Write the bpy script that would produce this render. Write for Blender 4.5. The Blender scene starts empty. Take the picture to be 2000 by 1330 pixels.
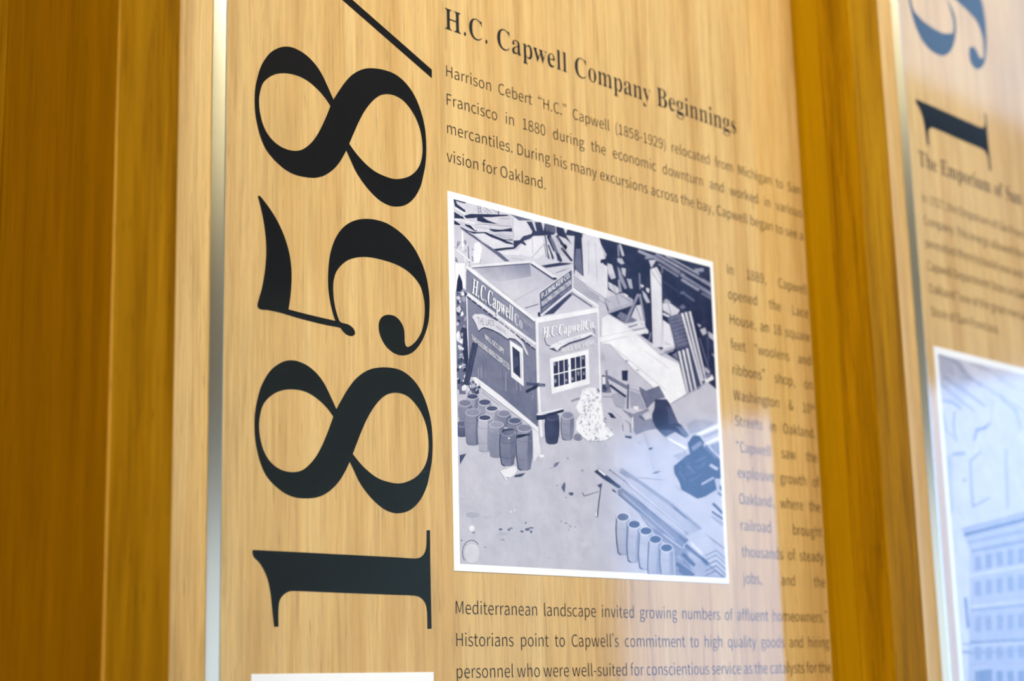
import bpy, math, random
from mathutils import Vector, Matrix
from mathutils.geometry import tessellate_polygon

# ------------------------------------------------------------------ scene, camera, light, exposure
# tuned values
KEY_W = 94.0
OAK = (0.585, 0.375, 0.145)
OAK_D = (0.49, 0.29, 0.095)
OAK_L = (0.64, 0.435, 0.185)
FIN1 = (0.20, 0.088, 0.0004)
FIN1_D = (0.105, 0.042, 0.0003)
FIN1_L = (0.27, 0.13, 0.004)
FIN2 = (0.275, 0.125, 0.0004)
FIN2_D = (0.155, 0.065, 0.0003)
FIN2_L = (0.36, 0.18, 0.002)
W1_TOP = 2.58
W1_COL = (0.26, 0.52, 1.0)
W1_STR = 6.9
W2_COL = (0.85, 0.95, 1.0)
W2_STR = 1.3
L1_COL = (1.0, 0.80, 0.38)
L1_STR = 1.1
L2_COL = (0.34, 0.60, 1.0)
L2_STR = 3.4
GLASS_R = 0.075
SIDE_W = 38.0
FSTOP = 8.0
SIDE1 = (0.19, 0.081, 0.0003)
SIDE2 = (0.31, 0.150, 0.0004)
S = 0.6                       # metres per plan unit (camera stands one unit from the wall)
EYE = 1.55                    # eye height
F_PX, YAW, PITCH, ROLL = 3260.66, 0.803409, 0.2092006, -0.0255123
sc = bpy.context.scene
sc.view_settings.view_transform = 'Standard'
sc.view_settings.look = 'None'
sc.view_settings.exposure = 0.0
sc.view_settings.gamma = 1.0
sc.view_settings.use_curve_mapping = False


def cam_axes():
    cy, sy, cp, sp = math.cos(YAW), math.sin(YAW), math.cos(PITCH), math.sin(PITCH)
    f = Vector((sy * cp, cy * cp, sp))
    r = Vector((cy, -sy, 0))
    u = r.cross(f)
    cr, sr = math.cos(ROLL), math.sin(ROLL)
    return cr * r + sr * u, -sr * r + cr * u, f


RIGHT, UP, FWD = cam_axes()
cam_data = bpy.data.cameras.new('camera')
cam = bpy.data.objects.new('camera', cam_data)
bpy.context.collection.objects.link(cam)
cam_data.sensor_width = 36.0
cam_data.lens = F_PX / 2000.0 * 36.0
cam_data.clip_start = 0.02
cam.matrix_world = Matrix((
    (RIGHT.x, UP.x, -FWD.x, 0.0),
    (RIGHT.y, UP.y, -FWD.y, -S),
    (RIGHT.z, UP.z, -FWD.z, EYE),
    (0, 0, 0, 1)))
cam_data.dof.use_dof = True
cam_data.dof.focus_distance = 0.830
cam_data.dof.aperture_fstop = FSTOP
sc.camera = cam

world = bpy.data.worlds.new('world')
sc.world = world
world.use_nodes = True
world.node_tree.nodes['Background'].inputs[0].default_value = (0.35, 0.55, 1.0, 1)
world.node_tree.nodes['Background'].inputs[1].default_value = 0.4


def area(name, loc, target, sx, sy, power, col):
    d = bpy.data.lights.new(name, 'AREA')
    d.shape = 'RECTANGLE'
    d.size, d.size_y, d.energy, d.color = sx, sy, power, col
    o = bpy.data.objects.new(name, d)
    bpy.context.collection.objects.link(o)
    o.location = loc
    o.rotation_euler = (Vector(target) - Vector(loc)).to_track_quat('-Z', 'Y').to_euler()
    return o


# warm wall-washing track in the ceiling, in front of the wall
area('wall_wash_light', (-0.5, -1.15, 2.93), (-0.5, 0.0, 1.75), 4.6, 0.22, KEY_W, (1.0, 0.93, 0.78))

area('added_side_fill', (-1.9, -1.0, 2.6), (0.6, 0.0, 1.7), 0.6, 0.4, SIDE_W, (1.0, 0.93, 0.78))  # added fill from the left, no real fixture; brightens the battens' left faces

# ------------------------------------------------------------------ helpers
DB = bpy.data


def P(x, y, z):
    """plan units -> world metres (x along the wall, y out of the wall negative, z from eye height)"""
    return (x * S, y * S, EYE + z * S)


def on_wall(px, py):
    """where a sight line of the photograph meets the printed surface y = 0 (plan units)"""
    d = FWD + RIGHT * ((px - 1000) / F_PX) - UP * ((py - 665) / F_PX)
    return d.x / d.y, d.z / d.y


def link(o, parent=None):
    bpy.context.collection.objects.link(o)
    if parent is not None:
        o.parent = parent
    return o


def mesh_obj(name, verts, faces, mat, parent=None, mats=None, idx=None, smooth=False):
    m = DB.meshes.new(name)
    m.from_pydata(verts, [], faces)
    for k in (mats or [mat]):
        m.materials.append(k)
    if idx:
        for p, i in zip(m.polygons, idx):
            p.material_index = i
    if smooth:
        for p in m.polygons:
            p.use_smooth = True
    m.update()
    return link(DB.objects.new(name, m), parent)


def box_data(x0, x1, y0, y1, z0, z1):
    v = [(x0, y0, z0), (x1, y0, z0), (x1, y1, z0), (x0, y1, z0), (x0, y0, z1), (x1, y0, z1), (x1, y1, z1), (x0, y1, z1)]
    f = [(0, 3, 2, 1), (4, 5, 6, 7), (0, 1, 5, 4), (1, 2, 6, 5), (2, 3, 7, 6), (3, 0, 4, 7)]
    return v, f


def boxm(name, x0, x1, y0, y1, z0, z1, mat, parent=None):
    v, f = box_data(x0, x1, y0, y1, z0, z1)
    return mesh_obj(name, v, f, mat, parent)


def bevel_box(name, x0, x1, y0, y1, z0, z1, mat, b, parent=None):
    o = boxm(name, x0, x1, y0, y1, z0, z1, mat, parent)
    md = o.modifiers.new('bevel', 'BEVEL')
    md.width = b
    md.segments = 3
    return o


def empty(name, loc):
    o = DB.objects.new(name, None)
    o.location = loc
    o.empty_display_size = 0.05
    return link(o)


def tag(o, label, cat, group=None):
    o['label'] = label
    o['category'] = cat
    if group:
        o['group'] = group


def struct(o, label=None):
    o['kind'] = 'structure'
    if label:
        o['label'] = label
    return o


# ------------------------------------------------------------------ materials
def new_mat(name):
    m = DB.materials.new(name)
    m.use_nodes = True
    nt = m.node_tree
    return m, nt, nt.nodes['Principled BSDF']


def plain(name, col, rough=0.5, metal=0.0, spec=0.5):
    m, nt, b = new_mat(name)
    b.inputs['Base Color'].default_value = (*col, 1)
    b.inputs['Roughness'].default_value = rough
    b.inputs['Metallic'].default_value = metal
    b.inputs['Specular IOR Level'].default_value = spec
    return m


def wood(name, base, dark, light, rough=0.5, seed=0.0, sx=1.0, contrast=1.0, spec=0.3, bump=0.15):
    m, nt, b = new_mat(name)
    N, L = nt.nodes, nt.links
    tc = N.new('ShaderNodeTexCoord')

    def noise(scale, detail=3.0, rgh=0.55, dist=0.0, off=0.0):
        mp = N.new('ShaderNodeMapping')
        mp.inputs['Scale'].default_value = scale
        mp.inputs['Location'].default_value = (seed + off, seed * 1.7 + off, seed * 0.3)
        L.new(tc.outputs['Object'], mp.inputs[0])
        n = N.new('ShaderNodeTexNoise')
        n.inputs['Scale'].default_value = 1.0
        n.inputs['Detail'].default_value = detail
        n.inputs['Roughness'].default_value = rgh
        n.inputs['Distortion'].default_value = dist
        L.new(mp.outputs[0], n.inputs['Vector'])
        return n.outputs['Fac']

    def ramp(src, stops):
        r = N.new('ShaderNodeValToRGB')
        e = r.color_ramp.elements
        while len(e) < len(stops):
            e.new(0.5)
        for k, (p, c) in enumerate(stops):
            e[k].position = p
            e[k].color = (*c, 1)
        L.new(src, r.inputs[0])
        return r.outputs[0]

    def mix(a, c, fac, mode='MIX'):
        x = N.new('ShaderNodeMix')
        x.data_type = 'RGBA'
        x.blend_type = mode
        for sock, val in ((x.inputs[0], fac), (x.inputs[6], a), (x.inputs[7], c)):
            if hasattr(val, 'is_linked'):
                L.new(val, sock)
            elif isinstance(val, tuple):
                sock.default_value = (*val, 1)
            else:
                sock.default_value = val
        return x.outputs[2]

    band = ramp(noise((60 * sx, 60 * sx, 3.0), 3, 0.6, 0.3), [(0.30, dark), (0.50, base), (0.72, light)])
    fine = ramp(noise((560 * sx, 560 * sx, 24.0), 4, 0.7, 0.2, 3.1), [(0.30, (0.80,) * 3), (0.55, (1.0,) * 3), (0.75, (1.10,) * 3)])
    c = mix(band, fine, 1.0 * contrast if contrast < 1 else 1.0, 'MULTIPLY')
    pores = ramp(noise((900 * sx, 900 * sx, 55.0), 2, 0.5, 0.0, 7.7), [(0.0, (1, 1, 1)), (0.64, (1, 1, 1)), (0.72, (0, 0, 0))])
    inv = N.new('ShaderNodeMath')
    inv.operation = 'SUBTRACT'
    inv.inputs[0].default_value = 1.0
    L.new(pores, inv.inputs[1])
    sc_ = N.new('ShaderNodeMath')
    sc_.operation = 'MULTIPLY'
    sc_.inputs[1].default_value = 0.38 * contrast
    L.new(inv.outputs[0], sc_.inputs[0])
    c = mix(c, tuple(v * 0.45 for v in dark), sc_.outputs[0])
    streak = ramp(noise((230 * sx, 230 * sx, 9.0), 2, 0.5, 0.6, 12.0), [(0.0, (0.72, 0.66, 0.5)), (0.36, (0.80, 0.76, 0.66)), (0.43, (1, 1, 1))])
    c = mix(c, streak, 0.55 * contrast, 'MULTIPLY')
    L.new(c, b.inputs['Base Color'])
    b.inputs['Roughness'].default_value = rough
    b.inputs['Specular IOR Level'].default_value = spec
    bp = N.new('ShaderNodeBump')
    bp.inputs['Strength'].default_value = bump
    bp.inputs['Distance'].default_value = 0.0004
    L.new(fine, bp.inputs['Height'])
    L.new(bp.outputs[0], b.inputs['Normal'])
    return m


M_OAK = wood('light_oak_veneer', OAK, OAK_D, OAK_L, rough=0.55, seed=2.0, spec=0.2)
M_OAK2 = wood('light_oak_veneer_right', OAK, OAK_D, OAK_L, rough=0.55, seed=9.0, spec=0.2)
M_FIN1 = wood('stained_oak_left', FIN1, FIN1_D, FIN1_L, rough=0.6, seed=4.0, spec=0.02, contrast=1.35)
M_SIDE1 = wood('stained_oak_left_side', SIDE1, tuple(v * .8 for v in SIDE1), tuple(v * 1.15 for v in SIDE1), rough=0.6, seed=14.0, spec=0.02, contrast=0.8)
M_SIDE2 = wood('stained_oak_right_side', SIDE2, tuple(v * .88 for v in SIDE2), tuple(v * 1.08 for v in SIDE2), rough=0.6, seed=16.5, spec=0.02, contrast=0.5)
M_WORN_HIGHLIGHT = wood('worn_arris_highlight', (0.34, 0.17, 0.02), (0.16, 0.07, 0.001), (0.42, 0.23, 0.05), rough=0.6, seed=1.5, spec=0.02, contrast=1.0)  # worn corner wood, its lighter colour also paints the highlight along the arris
M_FIN2 = wood('stained_oak_right', FIN2, FIN2_D, FIN2_L, rough=0.6, seed=6.5, spec=0.02, contrast=1.35)

# clear front of the glass: mirror share by the Fresnel law, the rest passes
M_GLASS = DB.materials.new('clear_glass_front')
M_GLASS.use_nodes = True
_n, _l = M_GLASS.node_tree.nodes, M_GLASS.node_tree.links
_n.remove(_n['Principled BSDF'])
_t = _n.new('ShaderNodeBsdfTransparent')
_t.inputs[0].default_value = (0.985, 0.99, 0.985, 1)
_g = _n.new('ShaderNodeBsdfGlossy')
_g.inputs['Roughness'].default_value = GLASS_R
_fr = _n.new('ShaderNodeFresnel')
_geo = _n.new('ShaderNodeNewGeometry')      # same mirror share seen from either side of the face
_mr = _n.new('ShaderNodeMapRange')
_mr.inputs[3].default_value = 1.52
_mr.inputs[4].default_value = 1 / 1.52
_l.new(_geo.outputs['Backfacing'], _mr.inputs[0])
_l.new(_mr.outputs[0], _fr.inputs['IOR'])
_mx = _n.new('ShaderNodeMixShader')
_l.new(_fr.outputs[0], _mx.inputs[0])
_l.new(_t.outputs[0], _mx.inputs[1])
_l.new(_g.outputs[0], _mx.inputs[2])
_l.new(_mx.outputs[0], _n['Material Output'].inputs[0])
M_CLEAR = DB.materials.new('clear_glass_body')
M_CLEAR.use_nodes = True
_n, _l = M_CLEAR.node_tree.nodes, M_CLEAR.node_tree.links
_n.remove(_n['Principled BSDF'])
_t = _n.new('ShaderNodeBsdfTransparent')
_l.new(_t.outputs[0], _n['Material Output'].inputs[0])

M_EDGE = plain('polished_edge', (0.76, 0.77, 0.74), 0.19, 1.0)
M_FRONTWALL = plain('beige_front_wall', (0.78, 0.70, 0.42), 0.8)


def ink(name, col, rough):
    m, nt, b = new_mat(name)
    N, L = nt.nodes, nt.links
    tc = N.new('ShaderNodeTexCoord')
    mp = N.new('ShaderNodeMapping')
    mp.inputs['Scale'].default_value = (260, 260, 1500)
    L.new(tc.outputs['Object'], mp.inputs[0])
    n = N.new('ShaderNodeTexNoise')
    n.inputs['Scale'].default_value = 1.0
    n.inputs['Detail'].default_value = 3
    L.new(mp.outputs[0], n.inputs['Vector'])
    bp = N.new('ShaderNodeBump')
    bp.inputs['Strength'].default_value = 0.5
    bp.inputs['Distance'].default_value = 0.0002
    L.new(n.outputs['Fac'], bp.inputs['Height'])
    L.new(bp.outputs[0], b.inputs['Normal'])
    b.inputs['Base Color'].default_value = (*col, 1)
    b.inputs['Roughness'].default_value = rough
    b.inputs['Specular IOR Level'].default_value = 0.04
    return m


M_INK = ink('black_ink', (0.004, 0.003, 0.003), 0.5)
M_TEXT = plain('dark_grey_ink', (0.022, 0.014, 0.012), 0.6, spec=0.1)
M_HEAD = plain('black_heading_ink', (0.012, 0.011, 0.012), 0.6, spec=0.1)
M_PAPER = plain('white_print_border', (0.80, 0.81, 0.86), 0.6, spec=0.1)

# photographic print: the duotone value of every patch is stored on the mesh, the node adds paper grain
M_PIC, _nt, _b = new_mat('duotone_print')
_N, _L = _nt.nodes, _nt.links
_a = _N.new('ShaderNodeAttribute')
_a.attribute_name = 'tone'
_tc = _N.new('ShaderNodeTexCoord')
_n1 = _N.new('ShaderNodeTexNoise')
_n1.inputs['Scale'].default_value = 70
_n1.inputs['Detail'].default_value = 8
_n1.inputs['Roughness'].default_value = 0.7
_L.new(_tc.outputs['Object'], _n1.inputs['Vector'])
_m1 = _N.new('ShaderNodeMath')
_m1.operation = 'MULTIPLY_ADD'
_m1.inputs[1].default_value = 0.34
_m1.inputs[2].default_value = -0.17
_L.new(_n1.outputs['Fac'], _m1.inputs[0])
_m2 = _N.new('ShaderNodeMath')
_m2.operation = 'ADD'
_L.new(_a.outputs['Fac'], _m2.inputs[0])
_L.new(_m1.outputs[0], _m2.inputs[1])
_r = _N.new('ShaderNodeValToRGB')
_e = _r.color_ramp.elements
_e[0].position, _e[0].color = 0.04, (0.007, 0.011, 0.050, 1)
_e[1].position, _e[1].color = 1.0, (0.74, 0.74, 0.82, 1)
for p_, c_ in ((0.25, (0.058, 0.066, 0.145)), (0.5, (0.22, 0.225, 0.33)), (0.8, (0.50, 0.49, 0.60))):
    k_ = _e.new(p_)
    k_.color = (*c_, 1)
_L.new(_m2.outputs[0], _r.inputs[0])
_L.new(_r.outputs[0], _b.inputs['Base Color'])
_b.inputs['Roughness'].default_value = 0.6
_b.inputs['Specular IOR Level'].default_value = 0.1


def emit(name, col, strength):
    m = DB.materials.new(name)
    m.use_nodes = True
    n = m.node_tree.nodes
    n.remove(n['Principled BSDF'])
    e = n.new('ShaderNodeEmission')
    e.inputs[0].default_value = (*col, 1)
    e.inputs[1].default_value = strength
    m.node_tree.links.new(e.outputs[0], n['Material Output'].inputs[0])
    return m


# ------------------------------------------------------------------ the room
M_PLASTER = plain('dark_plaster', (0.16, 0.13, 0.09), 0.8)
M_CEIL = plain('ceiling_paint', (0.30, 0.25, 0.17), 0.9)
M_FLOOR = plain('dark_floor', (0.07, 0.055, 0.04), 0.6)
M_FRAME = plain('window_frame_paint', (0.3, 0.3, 0.3), 0.5)
X0, X1, YB, H = -5.0, 5.2, -4.1, 3.0
struct(boxm('floor', X0, X1, YB, 0.12, -0.1, 0.0, M_FLOOR))
struct(boxm('ceiling', X0, X1, YB, 0.12, H, H + 0.1, M_CEIL))
struct(boxm('wall_left', X0 - 0.1, X0, YB, 0.12, 0, H, M_PLASTER))


def wall_with_window(name, wname, axis, pos, a0, a1, wa0, wa1, wz0, wz1, sgn, n_bays, mat):
    """wall plane with an opening, lit pane, frame and mullions"""
    def bx(nm, u0, u1, z0, z1, d0, d1, m, par):
        lo, hi = sorted((pos + sgn * d0, pos + sgn * d1))
        if axis == 'x':
            return boxm(nm, lo, hi, u0, u1, z0, z1, m, par)
        return boxm(nm, u0, u1, lo, hi, z0, z1, m, par)
    v, f = [], []
    for (u0, u1, z0, z1) in ((a0, wa0, 0, H), (wa1, a1, 0, H), (wa0, wa1, 0, wz0), (wa0, wa1, wz1, H)):
        lo, hi = sorted((pos, pos + sgn * 0.1))
        bv, bf = box_data(lo, hi, u0, u1, z0, z1) if axis == 'x' else box_data(u0, u1, lo, hi, z0, z1)
        f += [tuple(i + len(v) for i in q) for q in bf]
        v += bv
    struct(mesh_obj(name, v, f, M_FRONTWALL if axis == 'y' else M_PLASTER))
    w = struct(empty(wname, ((pos, (wa0 + wa1) / 2, wz0) if axis == 'x' else ((wa0 + wa1) / 2, pos, wz0))))
    def bw(nm, u0, u1, z0, z1, d0, d1, m):
        o = bx(nm, u0, u1, z0, z1, d0, d1, m, None)
        o.parent = w
        o.matrix_parent_inverse = Matrix.Translation(-w.location)
    bw('pane', wa0, wa1, wz0, wz1, 0.06, 0.065, mat)
    for k in range(n_bays + 1):
        c = wa0 + (wa1 - wa0) * k / n_bays
        bw('mullion', max(wa0, c - 0.02), min(wa1, c + 0.02), wz0, wz1, 0.02, 0.058, M_FRAME)


wall_with_window('wall_right', 'window_1', 'x', X1, YB, 0.12, -3.9, -0.9, 0.35, W1_TOP, 1, 1, emit('daylight_right', W1_COL, W1_STR))
wall_with_window('wall_front', 'window_2', 'y', YB, X0, X1, -4.4, 0.3, 0.3, 2.2, -1, 4, emit('daylight_left', W2_COL, W2_STR))


def ceiling_panel(x0, x1, y0, y1, mat, label):
    t = empty('ceiling_light', ((x0 + x1) / 2, (y0 + y1) / 2, H))
    tag(t, label, 'light')
    cx, cy = t.location.x, t.location.y
    boxm('diffuser', x0 - cx, x1 - cx, y0 - cy, y1 - cy, -0.03, -0.004, mat, t)
    for (a, b_, c, d) in ((x0 - .03, x1 + .03, y0 - .03, y0), (x0 - .03, x1 + .03, y1, y1 + .03), (x0 - .03, x0, y0, y1), (x1, x1 + .03, y0, y1)):
        boxm('frame', a - cx, b_ - cx, c - cy, d - cy, -0.035, -0.001, M_FRAME, t)


ceiling_panel(-2.4, 0.35, -2.8, -1.6, emit('warm_panel', L1_COL, L1_STR), 'warm white rectangular ceiling light panel behind the viewer')
ceiling_panel(2.9, 4.9, -1.32, -0.55, emit('cool_panel', L2_COL, L2_STR), 'cool white rectangular ceiling light panel near the right end')

# wood-clad wall behind the glass
wall = struct(boxm('wall_back', X0, X1, 0.07, 0.12, 0, H, M_PLASTER), 'wood-clad wall behind the glass panels')
FD = 0.075 * S                      # projection of the vertical battens
TL0, TL1 = 0.583 * S, 0.633 * S
TR0, TR1 = 1.506 * S, 1.568 * S
YF = 0.00006                         # front face of the oak boards
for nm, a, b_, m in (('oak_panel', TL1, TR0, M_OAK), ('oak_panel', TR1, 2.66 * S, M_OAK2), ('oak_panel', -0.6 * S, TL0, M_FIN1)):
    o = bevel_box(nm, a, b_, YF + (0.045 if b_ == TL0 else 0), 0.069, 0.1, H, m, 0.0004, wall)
struct(boxm('baseboard_back', X0, X1, 0.002, 0.069, 0, 0.1, M_FRAME))


def batten(name, x0, x1, m, side, label):
    o = bevel_box(name, x0, x1, -FD, 0.069, 0.1, H, m, 0.0007)
    o.data.materials.append(side)
    o.data.materials.append(M_WORN_HIGHLIGHT)
    o.data.polygons[5].material_index = 1          # left face
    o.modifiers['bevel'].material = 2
    struct(o, label)


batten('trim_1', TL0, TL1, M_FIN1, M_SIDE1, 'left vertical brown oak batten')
# the middle batten is glued up: an ochre back block and a darker facing board
t2 = bevel_box('trim_2', TR0, TR1, -0.034 * S, 0.069, 0.1, H, M_SIDE2, 0.0002)
struct(t2, 'vertical brown oak batten between the two glass panels')
bevel_box('facing_board', TR0, TR1, -FD, -0.034 * S, 0.1, H, M_FIN2, 0.0006, t2)
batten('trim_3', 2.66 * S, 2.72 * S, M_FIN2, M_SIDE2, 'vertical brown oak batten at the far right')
batten('trim_4', -0.66 * S, -0.6 * S, M_FIN1, M_SIDE1, 'vertical brown oak batten at the far left')

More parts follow.
